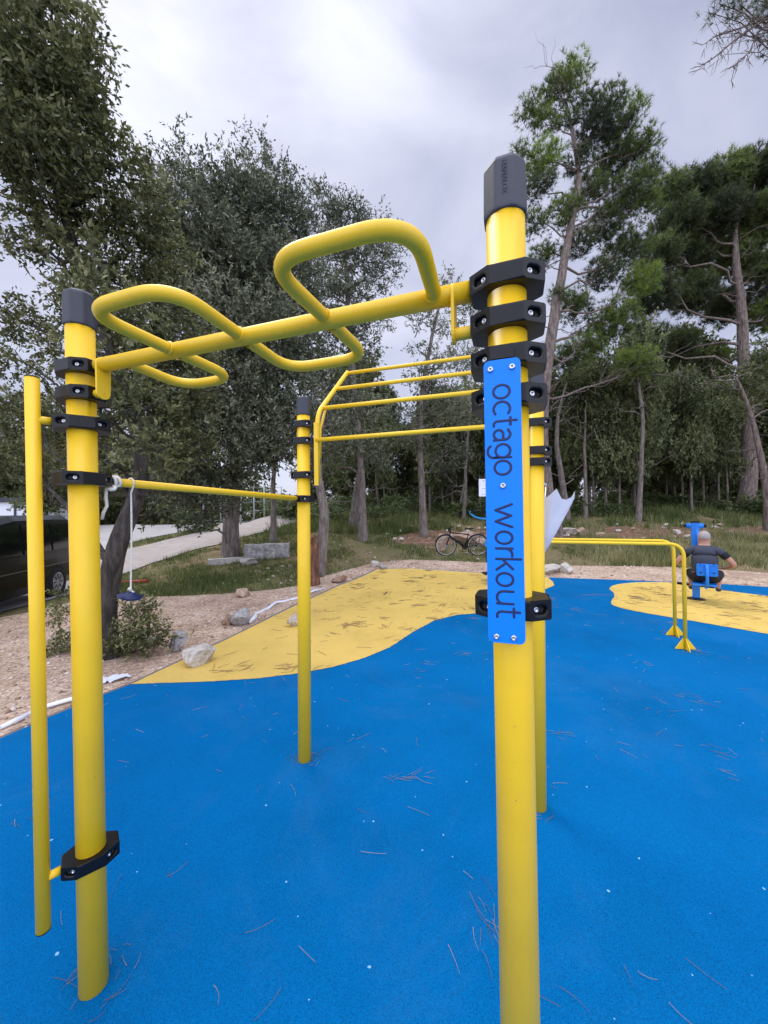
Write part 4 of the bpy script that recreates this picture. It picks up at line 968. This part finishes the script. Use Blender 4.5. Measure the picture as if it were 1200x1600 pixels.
def densify(pts, n=5, amp=.03, sd=0):
    out = []
    for i in range(len(pts)-1):
        for k in range(n): out.append(V(pts[i]).lerp(V(pts[i+1]), k/n))
    out.append(V(pts[-1])); # smooth
    for _ in range(3): out = [out[0]]+[(out[i-1]+out[i]*2+out[i+1])/4 for i in range(1, len(out)-1)]+[out[-1]]
    return [p+mnoise.noise_vector(p*1.3+V((sd, 0, 0)))*amp for p in out]
def radii(n, r0, r1, flare=.35): return [r1+(r0-r1)*(1-i/(n-1))**.9+r0*flare*math.exp(-i*.55) for i in range(n)]
def tree(label, cat, name, base_px, tr_px, Y, r0, r1, blobs_px, bark, mat, kind='leaf', K=12, L_=.08, Wd=.03, twig=.25, dens=40, gap=.3, sub=5, dead=0, thick=.4, group=None, sd=1, droop=0, base=None, ns=3.0, shell=.42):
    b = hit(*base_px) if base is None else V(base); Yb = b.y
    T = [b-V((0, 0, .15))]+[at(x, y, Yb+dy) for x, y, dy in tr_px]; T = densify(T, 4, .03, sd)
    bl = [(at(x, y, Yb+dy), r) for (x, y, dy, r) in blobs_px]
    root = tag(empty(name, b), label, cat, group)
    mb = MB(); limbs(mb, T, radii(len(T), r0, r1), bl, sub, thick, sd, dead=dead)
    under(mb.build('trunk', M[bark], fixn=False), root)
    p, o_ = cluster_points(bl, dens, gap, ns, shell)
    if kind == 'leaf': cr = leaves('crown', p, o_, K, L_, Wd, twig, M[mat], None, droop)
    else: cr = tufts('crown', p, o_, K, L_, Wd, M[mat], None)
    under(cr, root); return root
# near holm oak on the left
b1 = [(25, 40, -.6, .75), (95, 60, -.2, .42), (60, 130, -.5, .55), (20, 200, -.6, .6), (110, 165, 0, .36), (140, 215, .1, .34), (75, 240, -.2, .48), (180, 262, .2, .40), (30, 290, -.2, .42), (215, 320, .4, .42), (140, 310, .1, .36), (100, 345, .2, .28), (250, 400, .9, .42), (200, 420, .8, .34), (20, 380, .4, .26), (85, 420, .7, .26), (150, 440, .9, .30), (250, 470, 1, .42), (215, 520, .9, .40), (160, 545, 1, .34), (60, 520, 1.0, .28), (20, 560, 1.4, .34), (250, 560, 1.1, .42), (220, 620, 1, .42), (260, 650, 1, .40), (190, 680, .9, .36), (255, 710, .9, .36), (300, 690, 1.2, .40), (170, 740, .7, .26), (30, 640, 2, .4), (90, 620, 1.7, .36), (120, 700, 1.4, .3), (20, 710, 2.4, .45), (75, 735, 2.4, .40), (290, 620, 1.2, .42), (300, 540, 1.3, .42),(150, 470, -.35, .34), (185, 560, -.35, .33), (215, 640, -.3, .32), (238, 700, -.3, .26), (175, 650, -.4, .26), (120, 400, -.35, .30), (205, 500, -.3, .30), (255, 745, -.2, .2), (185, 730, -.3, .2), (85, 660, .2, .3), (130, 490, .5, .34), (100, 560, .8, .30), (150, 610, .5, .34), (185, 610, .3, .30), (115, 650, 1, .34), (60, 670, 1.4, .40), (25, 500, 1, .34), (150, 380, .2, .34), (60, 340, 0, .34), (190, 360, .3, .36), (220,770,.6,.22), (240, 800, .5, .16)]
tree('gnarled holm oak with dark trunk and glossy leaves right behind the left post', 'tree', 'holm_oak', (168, 1028), [(160, 960, 0), (172, 900, 0), (190, 840, 0), (208, 790, .1), (225, 730, .2), (205, 640, .3), (170, 540, .4), (130, 440, .3), (90, 300, 0), (60, 150, -.3)], 4.6, .135, .04, b1, 'barkdark', 'leafoak', K=12, L_=.074, Wd=.031, twig=.18, dens=760, gap=.36, sub=6, thick=.42, sd=3, ns=2.6)
# big grey green oak behind it
b2_ = [(290, 320, -2, 1.0), (250, 300, -2, .6), (345, 310, -1, 1.0), (400, 275, 0, .7), (440, 285, 0, .7), (390, 340, -1, 1.3), (440, 350, -.5, 1.1), (310, 390, -2, 1.4), (370, 430, -1.5, 1.5), (440, 430, -1, 1.2), (280, 460, -2, 1.1), (340, 510, -2, 1.4), (420, 520, -1.5, 1.4), (270, 560, -2.5, 1.0), (360, 600, -2, 1.3), (440, 600, -1, 1.2), (300, 650, -2, 1.2), (390, 680, -2, 1.2), (440, 680, -.5, 1.0), (330, 710, -2.2, 1.0), (250, 700, -3, .8), (270, 760, -2.4, .8), (330, 770, -2, .8), (300, 800, -2, .6), (390, 730, -1.6, .7), (470, 480, 0, .9), (480, 560, .5, .9), (470, 650, .5, .8), (275, 230, -2, .28), (272, 205, -2, (.16, .16, .75)), (300, 232, -2, (.16, .16, .5)), (385, 215, -1, (.2, .2, .6)), (415, 228, 0, .35), (350, 240, 0, .3), (230, 240, -2, .35), (240, 330, -3, .6)]
tree('tall dense grey green oak over the concrete path, widest crown on the left', 'tree', 'oak_tree', (362, 868), [(360, 830, 0), (366, 760, 0), (370, 700, 0), (375, 600, 0), (380, 500, 0), (385, 380, 0), (390, 290, 0)], 13, .27, .06, b2_, 'bark', 'leafgrey', K=12, L_=.115, Wd=.046, twig=.30, dens=120, gap=.16, sub=5, sd=5)
# centre trees
b3 = [(500, 330, 0, .9), (540, 345, 0, .8), (580, 360, .5, .8), (520, 400, 0, 1.0), (570, 400, 0, .8), (605, 390, 0, .6), (500, 450, -.5, 1.0), (550, 460, 0, .9), (600, 430, 0, .7), (590, 500, 0, .7), (530, 520, 0, 1.0), (570, 545, 0, .7), (500, 590, 0, .8), (540, 620, 0, .9), (580, 640, .5, .9), (530, 690, 0, .9), (580, 710, .5, .8), (490, 710, 1, .7), (500, 300, .5, .4), (555, 320, 0, .35), (620, 370, 0, .35)]
tree('tall loose grey leaved tree rising behind the middle post', 'tree', 'tree', (567, 846), [(566, 790, 0), (563, 700, 0), (552, 600, 0), (545, 500, 0), (540, 400, 0), (530, 330, 0)], 14, .17, .05, b3, 'bark', 'leafgrey', K=12, L_=.12, Wd=.042, twig=.32, dens=110, gap=.30, sub=7, thick=.5, sd=8)
b4 = [(700, 440, 0, .55), (660, 500, 0, .6), (700, 500, 0, .7), (735, 470, 1, .8), (690, 560, 0, .7), (730, 560, 1, .9), (660, 600, 0, .7), (700, 640, 0, .9), (740, 640, 1, .9), (650, 680, 0, .8), (700, 710, 0, .9), (650, 540, 0, .35), (680, 600, 0, .7), (640, 650, 0, .6)]
tree('slender tree with thin high crown between the middle post and the blue sign', 'tree', 'tree', (662, 838), [(660, 780, 0), (656, 700, 0), (660, 600, 0), (676, 520, 0), (695, 440, 0)], 15, .15, .04, b4, 'bark', 'leafgrey', K=12, L_=.12, Wd=.042, twig=.32, dens=95, gap=.36, sub=7, thick=.5, sd=9)
b5 = [(505, 650, .5, .7), (520, 700, .5, .7), (490, 620, 0, .6), (545, 660, 1, .8)]
tree('tree with a curved brown trunk just right of the middle post', 'tree', 'tree', (497, 900), [(500, 870, 0), (507, 830, 0), (506, 790, 0), (497, 750, 0), (496, 700, 0), (505, 640, 0)], 11, .17, .08, b5, 'bark', 'leafgrey', K=12, L_=.10, Wd=.038, twig=.28, dens=100, gap=.34, sub=5, sd=10)
st = hit(488, 914)
stv = MB().tube(densify([st-V((0, 0, .1)), at(488, 880, st.y), at(487, 850, st.y), at(487, 836, st.y)], 3, .03), [.21, .19, .17, .17, .16, .16, .15, .14, .13, .10], 9)
M['redbark'] = bark_mat('red_split_bark', (.05, .022, .014), (.15, .065, .04), (.30, .17, .11))
tag(stv.build('tree_stump', M['redbark']), 'split reddish brown tree stump directly behind the middle post', 'tree stump')
# pines
bp = [(892, 118, 0, .75), (868, 145, 0, .7), (829, 172, 0, .6), (850, 190, 0, .55), (915, 160, 0, .6), (948, 168, 0, .8), (988, 172, 0, .6), (927, 205, 0, .8), (965, 205, 0, .7), (1000, 228, 0, .75), (885, 185, 0, .5), (815, 238, 0, .5), (850, 250, 0, .8), (902, 255, 0, .6), (960, 250, .5, .9), (1015, 270, 0, .6), (840, 290, 0, .7), (920, 300, .5, .8), (985, 300, 0, .9), (880, 330, 0, .7), (835, 350, 0, .6), (950, 350, .5, .9), (1010, 320, .5, .6), (900, 380, .5, .7), (980, 390, 1, .9), (850, 400, .5, .6), (940, 430, 1, .8), (1000, 440, 1, .8), (871, 462, 0, .45), (900, 480, 1, .8), (960, 500, 1, 1.0), (920, 540, 1.5, .9), (990, 570, 2, .9), (880, 560, 1.5, .7)]
tree('tall open crowned pine with a pale trunk rising right of the capped post', 'tree', 'pine_tree', (868, 836), [(855, 780, 0), (846, 700, 0), (848, 620, 0), (860, 535, 0), (870, 470, 0), (879, 423, 0), (888, 370, 0), (898, 320, 0), (906, 285, 0), (900, 234, 0), (885, 160, 0)], 15, .28, .05, bp, 'barkpine', 'needle', kind='pine', K=16, L_=.20, Wd=.017, dens=260, gap=.30, sub=9, dead=16, thick=.42, sd=12, ns=4.2)
bq = [(1045, 300, 0, 1.0), (1090, 290, 0, 1.1), (1135, 275, 0, 1.2), (1190, 265, 0, 1.4), (1060, 350, 0, 1.3), (1120, 340, 0, 1.4), (1190, 340, 0, 1.5), (1030, 400, 0, 1.1), (1085, 400, 1, 1.3), (1150, 400, 1, 1.3), (1210, 420, 0, 1.4), (1020, 460, 0, 1.2), (1080, 460, 1, 1.3), (1130, 480, 2, 1.2), (1200, 490, 1, 1.2), (1010, 530, 1, 1.1), (1060, 540, 2, 1.2), (1110, 560, 3, 1.0), (1190, 570, 3, 1.0), (1250, 300, 0, 1.6), (1060, 610, 4, 1.0), (1020, 600, 3, .9)]
tree('broad dark pine with thick leaning trunk and bare lower limbs at the right', 'tree', 'pine_tree', (1164, 800), [(1172, 740, 0), (1170, 680, 0), (1164, 600, 0), (1160, 520, 0), (1158, 470, 0), (1150, 420, 0), (1148, 380, 0), (1150, 320, 0)], 20, .36, .10, bq, 'barkpine', 'needledark', kind='pine', K=14, L_=.30, Wd=.030, dens=150, gap=.18, sub=8, dead=34, thick=.5, sd=14, ns=3.6)
# pine standing outside on the right, its branches hanging into the upper right corner
gb = V((9.6, 6.6, 0)); bg_ = [(1200, -10, 0, .45), (1160, 10, 0, .34), (1130, 8, 0, .26), (1110, 20, 0, .16), (1180, 30, .2, .30), (1225, 20, 0, .5), (1290, -20, 0, .8)]
gT = [gb, gb+V((.1, 0, 4)), gb+V((-.2, -.1, 7)), gb+V((-.9, -.2, 9.6)), gb+V((-1.4, -.3, 10.8))]
gr = tag(empty('pine_tree', gb), 'pine whose bare twigs and needles hang into the upper right corner', 'tree')
gT = densify(gT, 5, .03, 2); mb = MB(); bl = [(at(x, y, 6.2+dy), r) for x, y, dy, r in bg_]; limbs(mb, gT, radii(len(gT), .25, .06), bl, 7, .4, 20)
for pts_, r0 in (([(1235, 0), (1195, 28), (1160, 40), (1130, 52), (1112, 62), (1100, 74)], .018), ([(1220, 15), (1175, 42), (1145, 62), (1128, 78), (1110, 95), (1092, 108)], .020), ([(1230, 20), (1190, 40), (1172, 70), (1168, 82), (1150, 100), (1138, 112)], .014)):
    q = densify([at(x, y, 6.2) for x, y in pts_], 4, .04, r0*99); mb.tube(q, [r0*(1-.8*i/len(q)) for i in range(len(q))], 6, caps=False)
    for k in range(16):
        i = random.randint(5, len(q)-2); u = (q[i+1]-q[i]).normalized()+V((random.gauss(0, .6), random.gauss(0, .5), random.uniform(-1.1, .25))); e = q[i]+u.normalized()*random.uniform(.10, .38)
        w = wig(q[i], e, 4, .3, k*1.3); mb.tube(w, [.0055*(1-.6*j/4) for j in range(5)], 4, caps=False)
        for kk_ in range(2): e2 = w[2]+(u.normalized()+V((random.gauss(0, .7), 0, random.gauss(-.2, .6)))).normalized()*.12; mb.tube([w[2], e2], [.0035, .0015], 4, caps=False)
under(mb.build('trunk', M['barkpine'], fixn=False), gr)
p, o_ = cluster_points(bl, 420, .3, 3.6, .5); under(tufts('crown', p, o_, 12, .11, .008, M['needledark'], None), gr)

# trunks one can tell apart in the wood
def slim(label, px, pts, r0, Ycr, blobs, sd, mat='leafdark', bark='bark', dead=6):
    tree(label, 'tree', 'tree', px, pts, 0, r0, .04, blobs, bark, mat, K=10, L_=.17, Wd=.075, twig=.4, dens=50, gap=.35, sub=6, dead=dead, thick=.45, sd=sd)
slim('thin grey trunked tree standing clear in front of the wood at right centre', (997, 817), [(1000, 770, 0), (1003, 700, 0), (1005, 650, 0), (998, 600, 0), (990, 560, 0)], .11, 0, [(985, 560, 1, .9), (1010, 590, 1, .9), (960, 600, 2, .9), (1000, 530, 2, 1)], 31)
slim('straight trunked tree standing left of the big leaning pine', (1138, 778), [(1134, 720, 0), (1127, 660, 0), (1120, 610, 0), (1118, 560, 0)], .20, 0, [(1110, 560, 0, 1.2), (1140, 600, 1, 1.1), (1090, 600, 1, 1.2), (1120, 510, 0, 1.2)], 32, bark='barkpine', dead=14)
slim('leaning dark trunked tree cut by the right edge of the view', (1203, 830), [(1198, 760, 0), (1186, 700, 0), (1172, 640, 0), (1150, 590, 0)], .15, 0, [(1190, 620, 2, .9), (1150, 600, 2, .9), (1220, 560, 0, 1.2)], 33, bark='barkpine', dead=8)
slim('tree with a forked dark trunk behind the white umbrella', (886, 814), [(880, 760, 0), (869, 700, 0), (870, 650, 0), (885, 600, 0)], .17, 0, [(880, 590, 1, 1.1), (910, 640, 2, 1), (850, 600, 1, 1)], 34)
slim('crooked tree bending left in the shade of the wood', (985, 772), [(975, 745, 0), (955, 715, 0), (942, 690, 0), (943, 660, 0), (955, 645, 0)], .20, 0, [(950, 610, 1, 1.3), (990, 620, 2, 1.2), (920, 620, 2, 1.2)], 35)
slim('thin tree left of the crooked tree in the wood', (915, 810), [(915, 760, 0), (913, 700, 0), (915, 640, 0)], .10, 0, [(915, 620, 1, 1), (930, 660, 2, .8), (900, 600, 1, 1)], 36)
slim('thin dark tree just behind the bicycle handlebar', (724, 812), [(727, 770, 0), (728, 720, 0), (733, 660, 0), (740, 600, 0)], .09, 0, [(735, 620, 1, 1), (715, 660, 1, .9), (750, 640, 2, 1)], 37)
slim('pale forked sapling left of the white info board', (716, 806), [(722, 775, 0), (728, 745, 0), (725, 700, 0), (718, 660, 0)], .07, 0, [(715, 650, 1, .8), (705, 690, 1, .7)], 38)
slim('dark stout tree left of the tall grey leaved tree', (553, 824), [(556, 780, 0), (560, 740, 0), (566, 690, 0)], .22, 0, [(560, 700, 1, 1.1), (520, 690, 1, 1.0), (600, 690, 1, 1)], 39)
slim('slim straight tree standing by the concrete beam', (427, 846), [(427, 800, 0), (427, 750, 0), (430, 690, 0), (436, 620, 0)], .12, 0, [(430, 690, 0, .8), (440, 640, 0, .9), (415, 700, 1, .7)], 40)
# prototypes of wood trees, copied
def proto(kind, sd):
    rr = random.Random(sd); H = (8.5, 7.5, 10)[kind]; b = V((0, 0, 0)); T = [b, V((rr.gauss(0, .15), rr.gauss(0, .15), H*.35)), V((rr.gauss(0, .4), rr.gauss(0, .3), H*.7)), V((rr.gauss(0, .5), rr.gauss(0, .3), H*.95))]
    T = densify(T, 4, .06, sd); bl = []
    for i in range(15):
        z = rr.uniform((.30, .38, .5)[kind], 1)*H; a = rr.uniform(0, 6.3); q = (1-.6*abs(z/H-.6))*rr.uniform(.3, 1.6); bl.append((V((math.cos(a)*q, math.sin(a)*q, z)), rr.uniform(.8, 1.4)))
    root = empty(('oak_tree', 'tree', 'pine_tree')[kind], (0, 0, 0)); mb = MB(); limbs(mb, T, radii(len(T), .13, .03, .2), bl, 5, .4, sd, seg=6, dead=6); mb.build('trunk', M[('barkdark', 'bark', 'barkpine')[kind]], root, fixn=False)
    p, o_ = cluster_points(bl, 17, .15, 3)
    if kind == 2: tufts('crown', p, o_, 26, .42, .06, M['needledark'], root)
    else: leaves('crown', p, o_, 14, .22, .11, .5, M['leafdark'], root)
    return root
protos = [proto(0, 51), proto(1, 52), proto(2, 53), proto(1, 54)]; used = [False]*4
def copy_tree(o):
    c = o.copy(); C.objects.link(c)
    for ch in o.children: d = ch.copy(); C.objects.link(d); d.parent = c
    return c
LAB = ['dark oak among the trees of the wood behind the clearing', 'thin trunked tree among the trees of the wood behind the clearing', 'pine among the trees of the wood behind the clearing', 'thin trunked tree among the trees of the wood behind the clearing']
rr = random.Random(77); spots = []
tries = 0
while len(spots) < 92 and tries < 4000:
    tries += 1; Yt = rr.uniform(23, 44); px = rr.uniform(-40, 1290); X = (px-600)/F*Yt
    if px < 330 and Yt < 30: continue
    if 330 <= px < 480: continue
    if all((X-a)**2+(Yt-b)**2 > 2.0 for a, b in spots): spots.append((X, Yt))
for i in range(22):
    Yt = rr.uniform(18.5, 24); px = rr.choice((rr.uniform(590, 790), rr.uniform(870, 1140))); spots.append(((px-600)/F*Yt, Yt, 1))
spots += [(-17, 19), (-19, 24), (-14.5, 27), (-21, 27), (-24, 22), (-28, 30), (-22, 33)]
for i, sp_ in enumerate(spots):
    X, Yt = sp_[:2]; k = rr.choice((1, 3)) if len(sp_) > 2 else rr.choice((0, 1, 1, 2, 3)) if X > -6 else 0
    o = protos[k] if not used[k] else copy_tree(protos[k]); used[k] = True
    right = X/Yt
    s = rr.uniform(.75, 1.15)*(.78 if .10 < right < .28 or X < -10 else 1.0)*(.8 if -.05 < right < .1 else 1)
    o.location = (X, Yt, g(X, Yt)-.1); o.rotation_euler = (0, 0, rr.uniform(0, 6.28)); o.scale = (s*.55, s*.55, s) if len(sp_) > 2 else (s, s, s*rr.uniform(.9, 1.1)); tag(o, LAB[k] if X > -12 else 'dark tree in the far belt behind the white building', 'tree', 'trees of the wood' if X > -12 else 'trees behind the building')
# undergrowth bushes
def bushproto(sd, L_, Wd, mat, nm):
    rr2 = random.Random(sd); bl = [(V((rr2.uniform(-.5, .5), rr2.uniform(-.3, .3), rr2.uniform(.15, .65))), rr2.uniform(.28, .5)) for _ in range(7)]
    root = empty(nm); mb = MB()
    for c, r in bl: mb.tube(wig((0, 0, 0), c, 5, .2, r*50), [.014, .012, .01, .008, .006, .004], 5, caps=False)
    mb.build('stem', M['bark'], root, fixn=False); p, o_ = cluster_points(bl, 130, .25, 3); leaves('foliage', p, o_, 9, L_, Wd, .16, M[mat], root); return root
bps = [bushproto(61, .11, .05, 'bush', 'bush'), bushproto(62, .10, .045, 'bush', 'bush')]; ub_ = [False]*2
for i in range(64):
    px = rr.uniform(440, 1260); Yt = rr.uniform(18.5, 30); X = (px-600)/F*Yt; k = rr.randint(0, 1)
    o = bps[k] if not ub_[k] else copy_tree(bps[k]); ub_[k] = True; s = rr.uniform(.7, 1.7); o.location = (X, Yt, g(X, Yt)-.08); o.scale = (s*1.4, s, s*.85); o.rotation_euler = (0, 0, rr.uniform(0, 6.28)); tag(o, 'low green bush at the foot of the wood', 'bush', 'bushes in the undergrowth')
for (px, py, s, lab) in ((300, 832, 1.25, 'round dark green bush on the edge of the concrete path'), (610, 800, 1.2, 'wide green bush in front of the wood behind the middle post'), (430, 806, 1.1, 'bright green bush at the far end of the path')):
    o = copy_tree(bps[0]); p = hit(px, py); o.location = p; o.scale = (s*1.5, s, s*1.1); tag(o, lab, 'bush'); o.pop('group', None) if hasattr(o, 'pop') else None
    if 'group' in o: del o['group']
# leafy shrub round the holm oak foot
bs = [(215, 950, 0, .20), (235, 985, -.1, .22), (200, 990, -.2, .20), (250, 1000, -.1, .12), (180, 1010, -.2, .12), (215, 1010, -.2, .16), (90, 960, .2, .16), (85, 1010, 0, .16), (75, 1040, 0, .11), (110, 1000, .1, .15), (290, 995, 0, .06), (100, 930, .2, .12)]
sb0 = hit(190, 1022); rt_ = tag(empty('shrub', sb0), 'leafy green shrub sprouting round the foot of the near oak', 'shrub'); bl = [(at(x, y, sb0.y+dy), r) for x, y, dy, r in bs]; mb = MB()
for c, r in bl: mb.tube(wig(sb0, c, 6, .15, r*77), [.010, .009, .008, .006, .005, .004, .003], 5, caps=False)
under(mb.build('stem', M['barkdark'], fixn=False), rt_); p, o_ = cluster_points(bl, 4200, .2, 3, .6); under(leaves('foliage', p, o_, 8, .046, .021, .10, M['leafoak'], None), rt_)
# far wood as a mass
n = 17000; px = RNG.uniform(-120, 1330, n); Yt = RNG.uniform(47, 60, n); X = (px-600)/F*Yt
hmax = 5.6+1.8*np.sin(X*.23)+1.2*np.sin(X*.61+1)+.9*np.sin(X*1.3)
hmax = np.where((px > 850) & (px < 1010), hmax*.62, hmax); hmax = np.where(px < 330, hmax*.7, hmax)
z = gz(X, Yt)+RNG.random(n)**.8*hmax; pts = np.stack([X, Yt, z], 1); o_ = nrm(RNG.normal(size=(n, 3)))
fw_ = leaves('far_wood', pts, o_, 9, .42, .24, .8, M['leafdark'], None); tag(fw_, 'far wood reading as one dark mass behind the tree trunks', 'wood', kind='stuff')

# ------------------------------------------------------------------ grass
def grass(name, n, pxr, yr_, h0, h1, wd, mat, label, dist=None, tuft=5, keep=None):
    Yt = yr_[0]+(yr_[1]-yr_[0])*RNG.random(n)**1.35; px = RNG.uniform(*pxr, n); X = (px-600)/F*Yt
    ok = ~inpoly(play, X, Yt) & ~inpoly(gravel, X, Yt) & ~inpoly(path, X, Yt) & ~inpoly(road, X, Yt) & ~inpoly(court, X, Yt)
    pt = np.stack([X, Yt, np.zeros(n)], 1); nz = clump_noise(pt, 1.1)+.5*clump_noise(pt, 3.1)
    ok &= (nz > -.35+RNG.normal(size=n)*.35); ok &= ~(inpoly(soil, X, Yt) & (RNG.random(n) < .75)); X, Yt, nz = X[ok], Yt[ok], nz[ok]; n = len(X)
    X = np.repeat(X, tuft)+RNG.normal(size=n*tuft)*.06; Y_ = np.repeat(Yt, tuft)+RNG.normal(size=n*tuft)*.06; hgt = np.repeat(RNG.uniform(h0, h1, n)*(1+.35*np.clip(nz, -1, 1.5)), tuft)*RNG.uniform(.6, 1.1, n*tuft)
    base = np.stack([X, Y_, gz(X, Y_)-.01], 1); lean = RNG.normal(size=(n*tuft, 3))*.35; lean[:, 2] = 1; lean = nrm(lean)
    a = RNG.uniform(0, 6.28, n*tuft); side = np.stack([np.cos(a), np.sin(a), np.zeros_like(a)], 1)*(wd*.5)*RNG.uniform(.6, 1.3, (n*tuft, 1)); tip = base+lean*hgt[:, None]; mid = base+lean*hgt[:, None]*.55-np.array([0, 0, 0])+side*.2
    vs = np.stack([base-side, base+side, tip], 1).reshape(-1, 3); var = np.repeat(np.clip(np.repeat(.35-.25*nz+RNG.normal(size=n)*.15, tuft)+RNG.normal(size=n*tuft)*.18, 0, 1), 3)
    return tag(npmesh(name, vs, np.arange(len(vs)).reshape(-1, 3), mat, None, var), label, 'grass', kind='stuff')
grass('grass', 52000, (120, 1300), (6.5, 24), .05, .19, .022, M['grass'], 'short green grass and weeds between gravel and wood')
grass('tall_grass', 8500, (420, 1300), (15.5, 30), .2, .55, .04, M['grass'], 'taller grass thickening towards the wood')
grass('dry_grass', 9000, (900, 1330), (9.0, 16), .14, .42, .018, M['drygrass'], 'tall straw coloured grass behind the seated man')
# loose stones on the gravel, one mass
n = 9000; Yt = RNG.uniform(2.2, 12, n); px = RNG.uniform(-20, 1250, n); X = (px-600)/F*Yt; ok = inpoly(gravel, X, Yt) & ~inpoly(play, X, Yt); X, Yt = X[ok], Yt[ok]; n = len(X)
s = np.minimum(RNG.lognormal(-4.6, .75, n), .026)[:, None]*(1+.06*Yt[:, None]); c = np.stack([X, Yt, gz(X, Yt)+.014], 1)
d6 = np.array([(1, 0, 0), (0, 1, 0), (-1, 0, 0), (0, -1, 0), (0, 0, .7), (0, 0, -.5)], float); a = RNG.uniform(0, 6.28, n)
vs = c[:, None, :]+d6[None]*s[:, None, :]*RNG.uniform(.6, 1.3, (n, 6, 1)); f8 = np.array([(0, 1, 4), (1, 2, 4), (2, 3, 4), (3, 0, 4), (1, 0, 5), (2, 1, 5), (3, 2, 5), (0, 3, 5)])
fs = (f8[None]+np.arange(n)[:, None, None]*6).reshape(-1, 3)
M['pebble'] = leaf_mat('pebbles', [(.22, .13, .09), (.42, .30, .23), (.58, .46, .37), (.68, .62, .55)], 0, .9)
tag(npmesh('loose_gravel', vs.reshape(-1, 3), fs, M['pebble'], None, np.repeat(RNG.random(n), 6)), 'loose pinkish gravel stones', 'gravel', kind='stuff')
# fallen pine needles and twigs on the rubber
def needles(name, specs, mat, lab, wid=.0022, lift=.038):
    Vv, Ff, Va = [], [], []; k = 0
    for (x, y, L_, ang, cur, vr_) in specs:
        w = wid*(1+.10*y); pts = []; a = ang; q = np.array([x, y], float)
        for i in range(5): pts.append(q.copy()); q = q+np.array([math.cos(a), math.sin(a)])*L_/4; a += cur/4
        for i, p_ in enumerate(pts):
            dn = np.array([-math.sin(ang+cur*i/4), math.cos(ang+cur*i/4)])*w*(1-.15*i); z0 = g(p_[0], p_[1])+lift
            Vv += [(p_[0]+dn[0], p_[1]+dn[1], z0), (p_[0], p_[1], z0+w*1.2), (p_[0]-dn[0], p_[1]-dn[1], z0)]; Va += [vr_]*3
        for i in range(4):
            b = k+i*3; Ff += [(b, b+1, b+4, b+3), (b+1, b+2, b+5, b+4)]
        k += 15
    return tag(npmesh(name, Vv, Ff, mat, None, Va), lab, 'fallen needles', kind='stuff')
sp = []; rr = random.Random(5); playp = [(x, y) for x, y in play]
for i in range(230):
    Yt = .9+8.3*rr.random()**1.2; px = rr.uniform(-10, 1230); X = (px-600)/F*Yt
    if not inpoly(play, np.array([X]), np.array([Yt]))[0]: continue
    if inpoly(ypatch, np.array([X]), np.array([Yt]))[0]: continue
    a = rr.gauss(-.9, .8); sp.append((X, Yt, rr.uniform(.03, .14), a, rr.gauss(0, .5), rr.random()))
for i in range(34):   # matted clumps, mostly on the right
    Yt = rr.uniform(1.3, 8.5); px = rr.uniform(820, 1230) if rr.random() < .8 else rr.uniform(550, 830); X = (px-600)/F*Yt
    if not inpoly(play, np.array([X]), np.array([Yt]))[0] or inpoly(ypatch, np.array([X]), np.array([Yt]))[0]: continue
    nn_ = rr.randint(3, 14); a0 = rr.gauss(-.7, .6); ln = rr.uniform(.03, .16)
    for j in range(nn_): sp.append((X+rr.gauss(0, ln)*math.cos(a0)+rr.gauss(0, .02), Yt+rr.gauss(0, ln)*math.sin(a0)+rr.gauss(0, .02), rr.uniform(.04, .13), a0+rr.gauss(0, .6), rr.gauss(0, .6), rr.random()*.7))
for (bx_, by_) in [(posts[k][0].x, posts[k][0].y) for k in 'LMB']+[(3.65, 4.5), (3.95, 5.05)]:
    for j in range(16): a0 = rr.uniform(0, 6.28); r_ = rr.uniform(.05, .13); sp.append((bx_+r_*math.cos(a0), by_+r_*math.sin(a0), rr.uniform(.03, .09), a0+1.57+rr.gauss(0, .4), rr.gauss(.5, .4), rr.random()*.8))
needles('fallen_needles', sp, M['debris'], 'brown pine needles and twigs fallen on the blue rubber', .0008)
sp = []
for i in range(400):
    poly = ypatch if rr.random() < .6 else yisl
    for _ in range(20):
        X = rr.uniform(-3, 9); Yt = rr.uniform(3.7, 10.6)
        if inpoly(poly, np.array([X]), np.array([Yt]))[0]: break
    else: continue
    a0 = rr.gauss(.55, .7) if X < 3.5 else rr.gauss(-.4, .5); sp.append((X, Yt, rr.uniform(.06, .22), a0, rr.gauss(0, .6), rr.random()*.6))
    if rr.random() < .18:
        for j in range(rr.randint(3, 9)): sp.append((X+rr.gauss(0, .06), Yt+rr.gauss(0, .06), rr.uniform(.06, .2), a0+rr.gauss(0, .35), rr.gauss(0, .5), rr.random()*.5))
needles('fallen_twigs', sp, M['debris'], 'dark needles and twigs fallen on the yellow rubber', .0017, .040)
sp = []
for i in range(1500):
    X, Yt = rr.uniform(-7, 9), rr.uniform(2.5, 12)
    if inpoly(gravel, np.array([X]), np.array([Yt]))[0] and not inpoly(play, np.array([X]), np.array([Yt]))[0]: sp.append((X, Yt, rr.uniform(.05, .2), rr.gauss(.3, .9), rr.gauss(0, .6), rr.random()*.7))
needles('gravel_needles', sp, M['debris'], 'brown needles and twigs strewn over the gravel', .002, .03)
